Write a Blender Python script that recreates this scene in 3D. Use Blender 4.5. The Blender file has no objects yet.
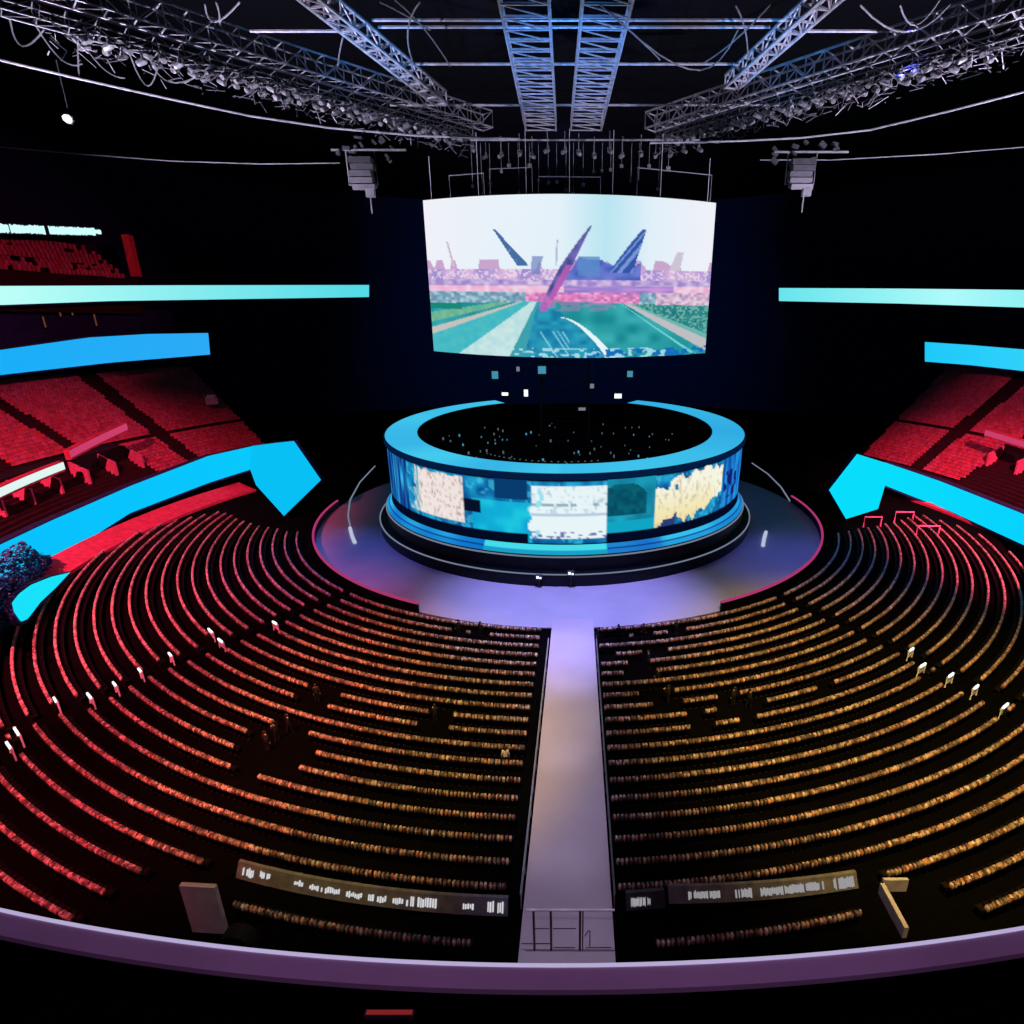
import bpy, math, random
import numpy as np
from mathutils import Vector, Matrix

random.seed(7)
RNG = np.random.default_rng(11)
SC = bpy.context.scene
COL = SC.collection
H = 28.0                      # camera height above the arena floor (m)
F = 560.0                     # focal length in pixels of the 1024 frame
CX = 570.0
P = math.radians(18.37)
CP, SP = math.cos(P), math.sin(P)
SX, SY = -0.3, 3.08 * H       # centre of the round stage
R_ = math.radians

# ------------------------------------------------------------------ view maths
def ray(px, py):
    v = (py - 512.0) / F
    return (px - CX) / F, CP - v * SP, -(SP + v * CP)
def on_z(px, py, z):
    a, b, c = ray(px, py)
    t = (z - H) / c
    return Vector((a * t, b * t, z))
def on_y(px, py, y):
    a, b, c = ray(px, py)
    t = y / b
    return Vector((a * t, y, H + c * t))
def on_cyl(px, py, R, far=True):
    a, b, c = ray(px, py)
    A = a * a + b * b; Bq = -2 * (a * SX + b * SY); Cq = SX * SX + SY * SY - R * R
    D = max(Bq * Bq - 4 * A * Cq, 0.0)
    t = (-Bq + (1 if far else -1) * math.sqrt(D)) / (2 * A)
    return Vector((a * t, b * t, H + c * t))
def to_px(p):
    x, y, z = p[0], p[1], p[2] - H
    zc = y * CP - z * SP
    yc = -z * CP - y * SP
    return CX + F * x / zc, 512 + F * yc / zc, zc
def az_of(p):
    return math.atan2(p[0] - SX, SY - p[1])
def pol(R, az, z):
    return Vector((SX + R * math.sin(az), SY - R * math.cos(az), z))

# ------------------------------------------------------------------ materials
def lin(c):
    def f(u):
        u /= 255.0
        return u / 12.92 if u <= 0.04045 else ((u + 0.055) / 1.055) ** 2.4
    return tuple(f(u) for u in c)
def new_mat(name):
    m = bpy.data.materials.new(name); m.use_nodes = True
    nt = m.node_tree; nt.nodes.clear()
    out = nt.nodes.new('ShaderNodeOutputMaterial')
    return m, nt, out
def mat(name, col, rough=0.6, metal=0.0, var=0.25, scale=1.5, spec=0.5):
    m, nt, out = new_mat(name)
    b = nt.nodes.new('ShaderNodeBsdfPrincipled')
    n = nt.nodes.new('ShaderNodeTexNoise'); n.inputs['Scale'].default_value = scale
    n.inputs['Detail'].default_value = 3
    g = nt.nodes.new('ShaderNodeNewGeometry')
    nt.links.new(g.outputs['Position'], n.inputs['Vector'])
    r = nt.nodes.new('ShaderNodeValToRGB')
    e = r.color_ramp.elements
    e[0].position = 0.3; e[1].position = 0.7
    e[0].color = (*[c * (1 - var) for c in col], 1); e[1].color = (*[min(1, c * (1 + var)) for c in col], 1)
    nt.links.new(n.outputs['Fac'], r.inputs['Fac'])
    nt.links.new(r.outputs['Color'], b.inputs['Base Color'])
    b.inputs['Roughness'].default_value = rough; b.inputs['Metallic'].default_value = metal
    b.inputs['Specular IOR Level'].default_value = spec
    nt.links.new(b.outputs[0], out.inputs['Surface'])
    return m
def emi(name, col, strength=1.0):
    m, nt, out = new_mat(name)
    e = nt.nodes.new('ShaderNodeEmission')
    e.inputs['Color'].default_value = (*col, 1); e.inputs['Strength'].default_value = strength
    nt.links.new(e.outputs[0], out.inputs['Surface'])
    return m
def led_mat(name, strength=1.0):
    m, nt, out = new_mat(name)
    e = nt.nodes.new('ShaderNodeEmission'); a = nt.nodes.new('ShaderNodeAttribute')
    a.attribute_name = 'Col'
    nt.links.new(a.outputs['Color'], e.inputs['Color'])
    e.inputs['Strength'].default_value = strength
    nt.links.new(e.outputs[0], out.inputs['Surface'])
    return m
def sparkle_mat(name, col, snap, lo, hi, rough=0.45, spec=0.5, power=2.0):
    """fabric whose pieces differ in tone from piece to piece"""
    m, nt, out = new_mat(name)
    b = nt.nodes.new('ShaderNodeBsdfPrincipled')
    g = nt.nodes.new('ShaderNodeNewGeometry')
    vm = nt.nodes.new('ShaderNodeVectorMath'); vm.operation = 'SNAP'
    vm.inputs[1].default_value = (snap, snap, 50)
    wn = nt.nodes.new('ShaderNodeTexWhiteNoise'); wn.noise_dimensions = '3D'
    pw = nt.nodes.new('ShaderNodeMath'); pw.operation = 'POWER'; pw.inputs[1].default_value = power
    mr = nt.nodes.new('ShaderNodeMapRange'); mr.inputs['To Min'].default_value = lo; mr.inputs['To Max'].default_value = hi
    mx = nt.nodes.new('ShaderNodeVectorMath'); mx.operation = 'SCALE'
    wn2 = nt.nodes.new('ShaderNodeTexWhiteNoise'); wn2.noise_dimensions = '4D'; wn2.inputs['W'].default_value = 3.7
    hm = nt.nodes.new('ShaderNodeMix'); hm.data_type = 'RGBA'; hm.inputs[6].default_value = (*col, 1); hm.inputs[7].default_value = (col[0], col[1] * .45, col[2] * .35, 1)
    L = nt.links.new
    L(vm.outputs[0], wn2.inputs['Vector']); L(wn2.outputs['Value'], hm.inputs[0]); L(hm.outputs[2], mx.inputs[0])
    L(g.outputs['Position'], vm.inputs[0]); L(vm.outputs[0], wn.inputs['Vector'])
    L(wn.outputs['Value'], pw.inputs[0]); L(pw.outputs[0], mr.inputs['Value'])
    L(mr.outputs[0], mx.inputs['Scale']); L(mx.outputs[0], b.inputs['Base Color'])
    b.inputs['Roughness'].default_value = rough; b.inputs['Specular IOR Level'].default_value = spec
    L(b.outputs[0], out.inputs['Surface'])
    return m

M = dict(
    black=mat('black_paint', (0.006, 0.006, 0.008), 0.7, spec=0.2),
    bowl=mat('black_concrete', (0.0016, 0.0014, 0.0015), 0.95, spec=0.02),
    gloss=mat('black_gloss', (0.003, 0.004, 0.008), 0.45, spec=0.2),
    navy=mat('navy_wall', (0.012, 0.024, 0.075), 0.9, spec=0.1),
    roof=mat('dark_roof', (0.002, 0.0025, 0.005), 0.9, spec=0.1),
    apron=mat('pale_stage_floor', (0.42, 0.40, 0.46), 0.38, var=0.06, scale=0.3),
    walk=mat('pale_walkway_floor', (0.50, 0.44, 0.47), 0.5, var=0.05, scale=0.4),
    shell=mat('dark_seat_shell', (0.006, 0.003, 0.003), 0.7, spec=0.12),
    cap=sparkle_mat('seat_headrest', (0.62, 0.55, 0.46), 0.17, 0.12, 1.15),
    tiercap=sparkle_mat('red_tier_seat', (0.50, 0.13, 0.22), 0.5, 0.55, 1.0, power=1.0),
    tier=mat('maroon_tier_step', (0.02, 0.008, 0.01), 0.85, spec=0.1),
    pink=mat('pink_tier_panel', (0.42, 0.10, 0.18), 0.7, spec=0.2, var=0.3, scale=3),
    redwall=mat('red_carpet_bank', (0.36, 0.04, 0.08), 0.8, spec=0.2),
    redpost=mat('red_column', (0.7, 0.05, 0.08), 0.6),
    alu=mat('aluminium', (0.55, 0.55, 0.60), 0.4, 0.6),
    steel=mat('grey_steel', (0.22, 0.23, 0.25), 0.5, 0.5),
    darksteel=mat('dark_steel', (0.05, 0.05, 0.06), 0.5, 0.5),
    cable=mat('cable_rubber', (0.05, 0.055, 0.065), 0.6),
    ledge=mat('ledge_cap', (0.40, 0.28, 0.44), 0.5, var=0.12, scale=0.3),
    rim=mat('pink_rim', (0.70, 0.25, 0.45), 0.3),
    white=mat('white_panel', (0.8, 0.8, 0.82), 0.5),
    grey=mat('grey_board', (0.13, 0.13, 0.14), 0.6, var=0.3, scale=2),
    pale=mat('pale_plaster', (0.46, 0.44, 0.50), 0.7, var=0.15),
    tangle=mat('tangled_cable', (0.11, 0.11, 0.125), 0.5, 0.2, var=0.5, scale=3), leaf=mat('dark_blue_leaf', (0.03, 0.06, 0.18), 0.25, var=0.6, scale=4),
    bark=mat('dark_bark', (0.03, 0.02, 0.02), 0.9),
    skin=mat('skin', (0.45, 0.28, 0.2), 0.6), cloth=mat('dark_cloth', (0.012, 0.012, 0.016), 0.85, spec=0.1),
    cloth2=mat('charcoal_cloth', (0.02, 0.018, 0.02), 0.85, spec=0.1), palecloth=mat('pale_cloth', (0.7, 0.68, 0.62), 0.8),
    hair=mat('dark_hair', (0.01, 0.008, 0.007), 0.5),
    led=led_mat('led_surface', 1.0),
    lampwhite=emi('white_lamp', (0.9, 0.97, 1.0), 1.6), lampspeck=emi('speck_lamp', lin((105, 120, 130)), 0.6), lampcyan=emi('cyan_lamp', lin((70, 150, 180)), 0.9),
    lampdim=emi('dim_lamp', lin((130, 135, 150)), 0.8),
    line=emi('white_light_line', lin((150, 165, 190)), 0.55), rimline=emi('pink_rim_light', lin((190, 60, 120)), 0.8), ledgeline=emi('ledge_trim_sheen', lin((190, 178, 220)), 0.9), linebright=emi('bright_light_line', lin((200, 210, 240)), 0.8),
    redline=emi('red_light_bar', lin((150, 40, 40)), 0.7), pinkline=emi('pink_light_bar', lin((225, 70, 120)), 0.8),
    warm=emi('warm_dim_lamp', lin((95, 60, 45)), 0.9), whitebar=emi('white_light_bar', lin((225, 245, 240)), 1.0),
)

# ------------------------------------------------------------------ mesh builder
class MB:
    def __init__(s): s.v = []; s.f = []; s.m = []; s.c = None
    def add(s, vs, fs, mi=0):
        o = len(s.v); s.v += [tuple(x) for x in vs]
        for f in fs: s.f.append(tuple(i + o for i in f)); s.m.append(mi)
    def box(s, c, size, rot=None, mi=0):
        c = Vector(c); x, y, z = [k / 2 for k in size]
        vs = [Vector((a * x, b * y, d * z)) for d in (-1, 1) for a, b in ((-1, -1), (1, -1), (1, 1), (-1, 1))]
        if rot is not None: vs = [rot @ q for q in vs]
        s.add([c + q for q in vs], [(3, 2, 1, 0), (4, 5, 6, 7), (0, 1, 5, 4), (1, 2, 6, 5), (2, 3, 7, 6), (3, 0, 4, 7)], mi)
    def bar(s, p, q, r, n=4, mi=0):
        s.tube([p, q], r, n, mi)
    def tube(s, pts, r, n=6, mi=0, closed=False):
        pts = [Vector(p) for p in pts]; rings = []
        for i, p in enumerate(pts):
            a = pts[max(i - 1, 0)]; b = pts[min(i + 1, len(pts) - 1)]
            d = (b - a).normalized()
            up = Vector((0, 0, 1)) if abs(d.z) < 0.95 else Vector((1, 0, 0))
            u = d.cross(up).normalized(); w = d.cross(u)
            rr = r[i] if isinstance(r, (list, tuple)) else r
            rings.append([p + (u * math.cos(2 * math.pi * (k + .5) / n) + w * math.sin(2 * math.pi * (k + .5) / n)) * rr for k in range(n)])
        vs = [x for g in rings for x in g]; fs = []
        for i in range(len(rings) - 1):
            for k in range(n):
                k2 = (k + 1) % n
                fs.append((i * n + k, i * n + k2, (i + 1) * n + k2, (i + 1) * n + k))
        fs.append(tuple(range(n - 1, -1, -1))); fs.append(tuple((len(rings) - 1) * n + k for k in range(n)))
        s.add(vs, fs, mi)
    def sweep(s, profs, azs, mi=0, closed=False):
        """profs: list of (R,z) loops, one per azimuth (or one for all): a solid curved bar"""
        if isinstance(profs[0][0], (int, float)): profs = [profs] * len(azs)
        n = len(profs[0]); vs = []
        for pr, a in zip(profs, azs): vs += [pol(R, a, z) for R, z in pr]
        fs = []; N = len(azs)
        for i in range(N if closed else N - 1):
            j = (i + 1) % N
            for k in range(n):
                k2 = (k + 1) % n
                fs.append((i * n + k, j * n + k, j * n + k2, i * n + k2))
        if not closed:
            fs.append(tuple(range(n))); fs.append(tuple((N - 1) * n + k for k in range(n - 1, -1, -1)))
        s.add(vs, fs, mi)
    def build(s, name, mats, parent=None, smooth=False):
        me = bpy.data.meshes.new(name)
        me.from_pydata([tuple(v) for v in s.v], [], s.f)
        if not isinstance(mats, (list, tuple)): mats = [mats]
        for m in mats: me.materials.append(m)
        if len(mats) > 1: me.polygons.foreach_set('material_index', s.m)
        if smooth: me.polygons.foreach_set('use_smooth', [True] * len(me.polygons))
        me.update()
        if s.c is not None:
            at = me.color_attributes.new('Col', 'FLOAT_COLOR', 'POINT')
            at.data.foreach_set('color', np.asarray(s.c, dtype=np.float32).ravel())
        o = bpy.data.objects.new(name, me); COL.objects.link(o)
        if parent is not None:
            o.parent = parent
            o.matrix_parent_inverse = parent.matrix_basis.inverted()
        return o
def tag(o, label, cat, group=None, kind=None):
    o['label'] = label; o['category'] = cat
    if group: o['group'] = group
    if kind: o['kind'] = kind
    return o
def thing(name, label, cat, loc=(0, 0, 0), group=None, rz=0.0):
    o = bpy.data.objects.new(name, None); COL.objects.link(o)
    o.location = loc; o.rotation_euler = (0, 0, rz)
    return tag(o, label, cat, group)
def struct(o, label, cat='structure'):
    o['kind'] = 'structure'; o['label'] = label; o['category'] = cat
    return o
def ramp(a, b, n): return [a + (b - a) * i / (n - 1) for i in range(n)]
def interp(x, xs, ys): return float(np.interp(x, xs, ys))
def copy_tree(o, parent=None):
    c = o.copy(); COL.objects.link(c)
    if parent is not None: c.parent = parent
    for ch in list(o.children): copy_tree(ch, c)
    return c

# ================================================================== SETTING
b = MB()
full = [R_(a) for a in range(0, 360, 3)]
b.sweep([(0.5, -0.6), (4.6 * H, -0.6), (4.6 * H, 0.0), (0.5, 0.0)], full, closed=True)
struct(b.build('floor', M['bowl']), 'black arena floor under the seat rows', 'floor')
b = MB(); b.sweep([(4.6 * H, -0.6), (4.7 * H, -0.6), (4.7 * H, 2.4 * H), (4.6 * H, 2.4 * H)], full, closed=True)
struct(b.build('wall_back', M['navy']), 'dark navy wall around the arena', 'wall')
b = MB(); b.sweep([(0.5, 2.4 * H), (4.7 * H, 2.4 * H), (4.7 * H, 2.42 * H), (0.5, 2.42 * H)], full, closed=True)
struct(b.build('ceiling', M['roof']), 'dark roof above the lighting trusses', 'ceiling')
SX, SY = -0.3, 3.05 * H
# stage apron (the lavender round floor) and its pink rim
RA = 1.33 * H
b = MB(); b.sweep([(0.5, 0.0), (RA, 0.0), (RA, 0.12), (0.5, 0.12)], [R_(a) for a in range(0, 360, 2)], closed=True)
struct(b.build('stage_apron', M['apron']), 'lavender lit round floor surrounding the drum stage', 'floor')
for sgn, a0, a1, side in ((-1, 24, 92, 'left'), (1, 25, 96, 'right')):
    b = MB(); azs = [R_(sgn * a) for a in ramp(a0, a1, 50)]
    b.sweep([(RA + .02, 0.12), (RA + 0.25, 0.12), (RA + 0.25, 1.1), (RA + .02, 1.1)], azs)
    w = thing('rim_wall', '', 'low wall', pol(RA, R_(sgn * 60), 0))
    b.build('body', M['gloss'], w)
    b = MB(); b.sweep([(RA + .0, 1.1), (RA + .27, 1.1), (RA + .27, 1.26), (RA, 1.26)], azs)
    b.build('light_edge', M['rimline'], w)['label'] = 'glowing pink top edge'
    tag(w, 'low dark curved rim wall with a glowing pink edge, %s side of the lavender floor' % side, 'low wall', 'rim walls of the round floor')
SX, SY = -0.3, 3.08 * H
# walkway
W0 = -0.083 * H
WL = lambda y: -0.0700 * H - 0.0165 * H * (y < 0)
b = MB()
yy0, yy1 = 0.60 * H, 1.78 * H
xl0, xr0, xl1, xr1 = -2.55, 2.1, -1.55, 1.95
xl0 = on_z(519, 945, 0).x; xr0 = on_z(614, 945, 0).x; xl1 = on_z(552, 632, 0).x; xr1 = on_z(594, 632, 0).x
b.add([(xl0, yy0, 0), (xr0, yy0, 0), (xr1, yy1, 0), (xl1, yy1, 0), (xl0, yy0, .14), (xr0, yy0, .14), (xr1, yy1, .14), (xl1, yy1, .14)],
      [(3, 2, 1, 0), (4, 5, 6, 7), (0, 1, 5, 4), (1, 2, 6, 5), (2, 3, 7, 6), (3, 0, 4, 7)])
struct(b.build('walkway', M['walk']), 'pale grey walkway running between the seat blocks to the stage', 'walkway')
def walk_x(y, side):
    t = (y - yy0) / (yy1 - yy0)
    return xl0 + (xl1 - xl0) * t if side < 0 else xr0 + (xr1 - xr0) * t

# balcony in front of the camera
RL = 2.760 * H
azs = [R_(a) for a in ramp(-40, 40, 121)]
b = MB(); b.sweep([(RL, 0.494 * H), (RL + 0.50, 0.494 * H), (RL + 0.50, 0.50 * H), (RL, 0.50 * H)], azs)
lg = thing('balcony_ledge', 'purple topped curved balcony ledge across the bottom of the view', 'ledge', pol(RL, 0, 0.46 * H))
b.build('cap', M['ledge'], lg)
b = MB(); b.sweep([(RL + .03, 0.457 * H), (RL + .4, 0.457 * H), (RL + .4, 0.494 * H), (RL + .03, 0.494 * H)], azs); b.build('parapet', M['bowl'], lg)
b = MB(); b.sweep([(RL - 0.03, 0.499 * H), (RL + 0.04, 0.499 * H), (RL + 0.04, 0.5012 * H), (RL - 0.03, 0.5012 * H)], azs)
o = b.build('edge_trim', M['ledgeline'], lg); o['label'] = 'bright trim along the edge, its sheen painted as glow'  # trim is no lamp; emission stands in for its bright sheen
b = MB(); b.sweep([(RL + 0.7, 0.455 * H), (RL + 7.5, 0.455 * H), (RL + 7.5, 0.46 * H), (RL + 0.7, 0.46 * H)], azs)
struct(b.build('balcony_floor', M['bowl']), 'black balcony deck behind the purple ledge', 'floor')
b = MB(); b.sweep([(RL, 0.0), (RL + 0.3, 0.0), (RL + 0.3, 0.455 * H), (RL, 0.455 * H)], azs)
struct(b.build('wall_balcony', M['bowl']), 'black wall carrying the balcony ledge', 'wall')
p = on_z(390, 1016, 0.462 * H)
rb = thing('light_bar', 'small dim red light bar on the black deck below the ledge', 'light', p)
b = MB(); b.box(p + Vector((0, 0, .06)), (1.15, .14, .12)); b.build('housing', M['darksteel'], rb)
b = MB(); b.box(p + Vector((0, 0, .13)), (1.05, .08, .03)); b.build('tube', M['redline'], rb)

# ================================================================== ROUND STAGE
SX, SY = -0.75, 3.05 * H
st = thing('round_stage', 'big round drum stage wrapped in a blue video wall', 'stage', (SX, SY, 0.12))
Z = lambda down: H * (1 - down)
seg = [R_(a) for a in range(0, 360, 2)]
b = MB(); b.sweep([(1.0, .12), (1.005 * H, .12), (1.005 * H, Z(.945)), (1.0, Z(.945))], seg, closed=True); b.build('lower_base', M['gloss'], st)
b = MB(); b.sweep([(1.0, Z(.945)), (0.968 * H, Z(.945)), (0.968 * H, Z(.885)), (1.0, Z(.885))], seg, closed=True); b.build('upper_base', M['gloss'], st)
b = MB(); b.sweep([(1.002 * H, Z(.945)), (1.008 * H, Z(.945)), (1.008 * H, Z(.9415)), (1.002 * H, Z(.9415))], seg, closed=True)
o = b.build('light_line', M['line'], st); o['label'] = 'thin white light line'
b = MB(); b.sweep([(0.965 * H, Z(.886)), (0.9705 * H, Z(.886)), (0.9705 * H, Z(.881)), (0.965 * H, Z(.881))], seg, closed=True)
o = b.build('light_line', M['line'], st); o['label'] = 'thin pale blue light line'
# blue lip below the video wall
def led_arc(R, azs, zs, colf, name, parent, thick=0.0):
    """emitting curved surface; colf(az, v) -> linear rgb; zs(az) -> (z_top, z_bottom); returns object"""
    b = MB(); nv = 41 if callable(colf) else 2
    b.c = []
    return b
def grid_led(pts, cols, name, parent, mat_=None):
    """pts[i][j] points, cols same shape (linear rgb)"""
    n, k = len(pts), len(pts[0]); b = MB(); b.c = []
    vs = [q for row in pts for q in row]
    fs = [(i * k + j, (i + 1) * k + j, (i + 1) * k + j + 1, i * k + j + 1) for i in range(n - 1) for j in range(k - 1)]
    b.add(vs, fs); b.c = [(*c, 1.0) for row in cols for c in row]
    return b.build(name, mat_ or M['led'], parent)
def hsh(i, j=0, k=0):
    n = (int(i) * 374761393 + int(j) * 668265263 + int(k) * 2147483647 + 12345) & 0xffffffff
    n = ((n ^ (n >> 13)) * 1274126177) & 0xffffffff
    return ((n ^ (n >> 16)) & 0xffff) / 65535.0
def vnoise(x, y, k=0):
    i, j = math.floor(x), math.floor(y); u, v = x - i, y - j
    u = u * u * (3 - 2 * u); v = v * v * (3 - 2 * v)
    return (hsh(i, j, k) * (1 - u) + hsh(i + 1, j, k) * u) * (1 - v) + (hsh(i, j + 1, k) * (1 - u) + hsh(i + 1, j + 1, k) * u) * v
def mix(a, c, t):
    t = max(0.0, min(1.0, t)); return tuple(x + (y - x) * t for x, y in zip(a, c))

RB = 0.935 * H
b = MB(); b.sweep([(RB - .5, Z(.885)), (RB - .1, Z(.885)), (RB - .1, Z(.55)), (RB - .5, Z(.55))], seg, closed=True)
b.build('wall_core', M['black'], st)
def band_col(a, v):
    """a in degrees, v 0 top .. 1 bottom"""
    a = interp(a, (-130, -90, -46, -26, -8.2, 11, 24, 50, 90, 130), (-130, -90, -58, -34.5, -13.5, 13.4, 28, 61, 90, 130))
    c = (18, 105, 160)
    n = vnoise(a * .35, v * 7, 1); n2 = vnoise(a * .9, v * 16, 2)
    c = mix((8, 75, 140), (35, 175, 222), n)
    if n2 > .72: c = mix(c, (70, 200, 225), .6)
    if v < .10: c = (3, 14, 40) if v > .04 else (10, 40, 80)
    # left side streaks
    if a < -60:
        s = vnoise(a * 1.2, v * 2.5, 3); c = mix((6, 40, 120), (60, 200, 245), s * s)
    if a > 61:
        s = vnoise(a * 1.2, v * 2.5, 4); c = mix((8, 60, 150), (40, 160, 235), s)
        if 62 < a < 70 and .3 < v < .75 and vnoise(a, v * 9, 9) > .45: c = (20, 30, 110)
    if -32 < a < -13:
        if v < .36 and a > -24 and a < -14: c = (8, 60, 110)
        elif v > .4: c = mix((10, 160, 210), (30, 200, 225), n)
    if -35 < a < -29 and .42 < v < .62: c = (8, 16, 40)
    # white panels
    e = (vnoise(v * 14, 3, 5) - .5) * 4
    if -58 + e < a < -34.5 and .10 + .06 * vnoise(a * .5, 0, 6) < v < .80:
        c = mix((240, 228, 224), (175, 145, 140), max(0, vnoise(a * 1.6, v * 22, 7) - .6) * 2.5)
        if a < -54: c = mix(c, (40, 150, 190), vnoise(a * 1.1, v * 10, 8))
    if -13.5 + e * .4 < a < 13.4 and .16 < v < .93:
        c = (232, 245, 248)
        if v < .55: c = mix(c, (170, 195, 215), max(0, vnoise(a * 1.3, v * 26, 10) - .6) * 2.4)
        if .40 < v < .45 and vnoise(a * 1.2, 4, 11) > .45: c = (150, 175, 190)
        if .56 < v < .60: c = (185, 205, 225)
        if v > .82 and vnoise(a * .8, v * 30, 12) > .6: c = (110, 120, 175)
        if a < -9 and v > .1 and vnoise(a, v * 12, 13) > .66: c = (150, 225, 235)
    if 13.4 <= a < 28:
        c = mix((18, 120, 150), (30, 170, 200), n)
        if a < 25 and .16 < v < .62 and ((a - 18) / 8) ** 2 + ((v - .5) / .36) ** 2 < 1: c = mix((5, 70, 95), (10, 100, 115), n2)
        if v > .7: c = (16, 165, 195)
    if 28 <= a < 61:
        d = (v - .46) + (a - 45) * .006
        w = .34 - abs(a - 45) * .008 + (vnoise(a * .5, v * 6, 14) - .5) * .25
        if abs(d) < w:
            c = mix((245, 245, 225), (240, 220, 150), max(0, (v - .3) * 1.6) if a < 55 else 0)
            c = mix(c, (205, 180, 150), max(0, vnoise(a * 1.2, v * 18, 15) - .6) * 2.2)
        elif a < 36 and v > .55: c = (40, 60, 120)
    # dark gap line near the foot except under the centre panel
    if v > .86 and not -14 < a < 13.4: c = (3, 10, 36)
    return lin(c)
az_d = ramp(-125, 125, 501); zt, zb = Z(.552), Z(.838)
vv = ramp(0, 1, 49)
TLb = lambda a: 0.034 * H * (1 - math.cos(R_(a)))
grid_led([[pol(RB, R_(a), zt + TLb(a) + (zb - zt - TLb(a)) * v) for v in vv] for a in az_d], [[band_col(a, v) for v in vv] for a in az_d], 'video_wall', st)
# glowing lip
def lip_col(a, v):
    a = interp(a, (-130, -90, -46, -26, -8.2, 11, 24, 50, 90, 130), (-130, -90, -58, -34.5, -13.5, 13.4, 28, 61, 90, 130))
    s = vnoise(a * .12, 1, 20); c = mix((10, 110, 200), (60, 205, 245), s if v < .5 else s * .6)
    if 13.4 < a < 30: c = mix(c, (40, 120, 200), .5)
    if .42 < v < .58: c = mix(c, (8, 30, 110), .8)
    if -28 < a < 13.4: c = (70, 220, 235) if v < .6 else (25, 160, 200)
    return lin(c)
vv = ramp(0, 1, 9)
grid_led([[pol(RB + .06 + .75 * v, R_(a), Z(.842 + .034 * v)) for v in vv] for a in az_d], [[lip_col(a, v) for v in vv] for a in az_d], 'glowing_lip', st)
# cyan ring on top, open at the back
ra0 = 149
azr = ramp(-ra0, ra0, 181)
TL = lambda a: 0.034 * H * (1 - math.cos(R_(a)))
b = MB(); b.sweep([[(0.775 * H, Z(.572) + TL(a)), (0.945 * H, Z(.572) + TL(a)), (0.945 * H, Z(.545) + TL(a)), (0.775 * H, Z(.545) + TL(a))] for a in azr], [R_(a) for a in azr])
b.build('ring_body', M['black'], st)
def ring_col(a, v):
    k = vnoise(a * .05, 2, 21)
    return lin(mix((45, 165, 225), (70, 205, 240), k * .6 + (0.4 if a < 0 else .15)))
vv = ramp(0, 1, 5)
grid_led([[pol((0.782 + .158 * v) * H, R_(a), Z(.543) + TL(a)) for v in vv] for a in azr], [[ring_col(a, v) for v in vv] for a in azr], 'ring_light', st)['label'] = 'glowing cyan ring'
grid_led([[pol(0.9465 * H, R_(a), Z(.545 + .024 * v) + TL(a)) for v in vv] for a in azr], [[lin((4, 28, 66)) for v in vv] for a in azr], 'ring_edge', st)
b = MB(); b.sweep([(0.5, Z(.63)), (0.77 * H, Z(.63)), (0.77 * H, Z(.62)), (0.5, Z(.62))], seg, closed=True); b.build('pit_floor', M['black'], st)
b = MB(); b.sweep([[(0.765 * H, Z(.63)), (0.775 * H, Z(.63)), (0.775 * H, Z(.57) + TL(a)), (0.765 * H, Z(.57) + TL(a))] for a in azr], [R_(a) for a in azr]); b.build('pit_wall', M['black'], st)
# speckled clutter in the pit
b = MB()
for i in range(520):
    R = 0.74 * H * math.sqrt(random.random()); a = random.uniform(-math.pi, math.pi)
    s = random.uniform(.08, .2); b.box(pol(R, a, Z(.62) + s), (s, s, s * 2), Matrix.Rotation(random.random() * 3, 3, 'Z'), 0 if random.random() < .85 else (1 if random.random() < .65 else 2))
for i in range(60):
    a = R_(-50 + i * 1.2) ; R = .5 * H
    b.box(pol(R, a, Z(.60)), (.2, .12, .1), None, 0 if i % 3 else 1)
o = b.build('pit_clutter', [M['darksteel'], M['lampspeck'], M['lampcyan']], st); o['kind'] = 'stuff'; o['label'] = 'dark clutter with tiny pale lights'
# dark truss tower/legs between ring and screen
b = MB()
tw = thing('support_tower', 'dark latticed tower standing in the pit below the big screen', 'tower', (SX, SY, Z(.62)))
for x in (-3.6, 3.6):
    for y in (-2, 2): b.bar((SX + x, SY + y, Z(.62)), (SX + x, SY + y, H * .985), .16)
b.build('post', M['darksteel'], tw)
b = MB()
for k in range(7):
    z0 = Z(.62) + k * 2.0
    for y in (-2, 2):
        b.bar((SX - 3.6, SY + y, z0), (SX + 3.6, SY + y, z0), .08); b.bar((SX - 3.6, SY + y, z0), (SX + 3.6, SY + y, z0 + 2), .07)
for x in (-3.6, 3.6):
    for k in range(7): b.bar((SX + x, SY - 2, Z(.62) + k * 2), (SX + x, SY + 2, Z(.62) + k * 2), .08)
b.build('lattice', M['cable'], tw)
# two small bright floodlights at the foot of the base
for (px, py, w, lab) in ((539, 577, .75, 'small white floodlight at the foot of the stage, left of the pair'), (571, 573, .8, 'small white floodlight at the foot of the stage, right of the pair')):
    q = on_cyl(px, py, 1.02 * H, far=False)
    t = thing('floodlight', lab, 'light', (q.x, q.y, .12), 'floodlights at the stage foot')
    b = MB(); b.box((q.x, q.y, q.z), (w, .4, .5)); b.build('housing', M['darksteel'], t)
    b = MB(); b.box((q.x - w * .2, q.y - .21, q.z + .05), (w * .35, .04, .3)); b.box((q.x + w * .22, q.y - .21, q.z - .03), (w * .28, .04, .2)); b.build('lens', M['lampwhite'], t)
    b = MB(); b.bar((q.x, q.y, .12), (q.x, q.y, q.z), .06); b.build('stand', M['darksteel'], t)
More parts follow.
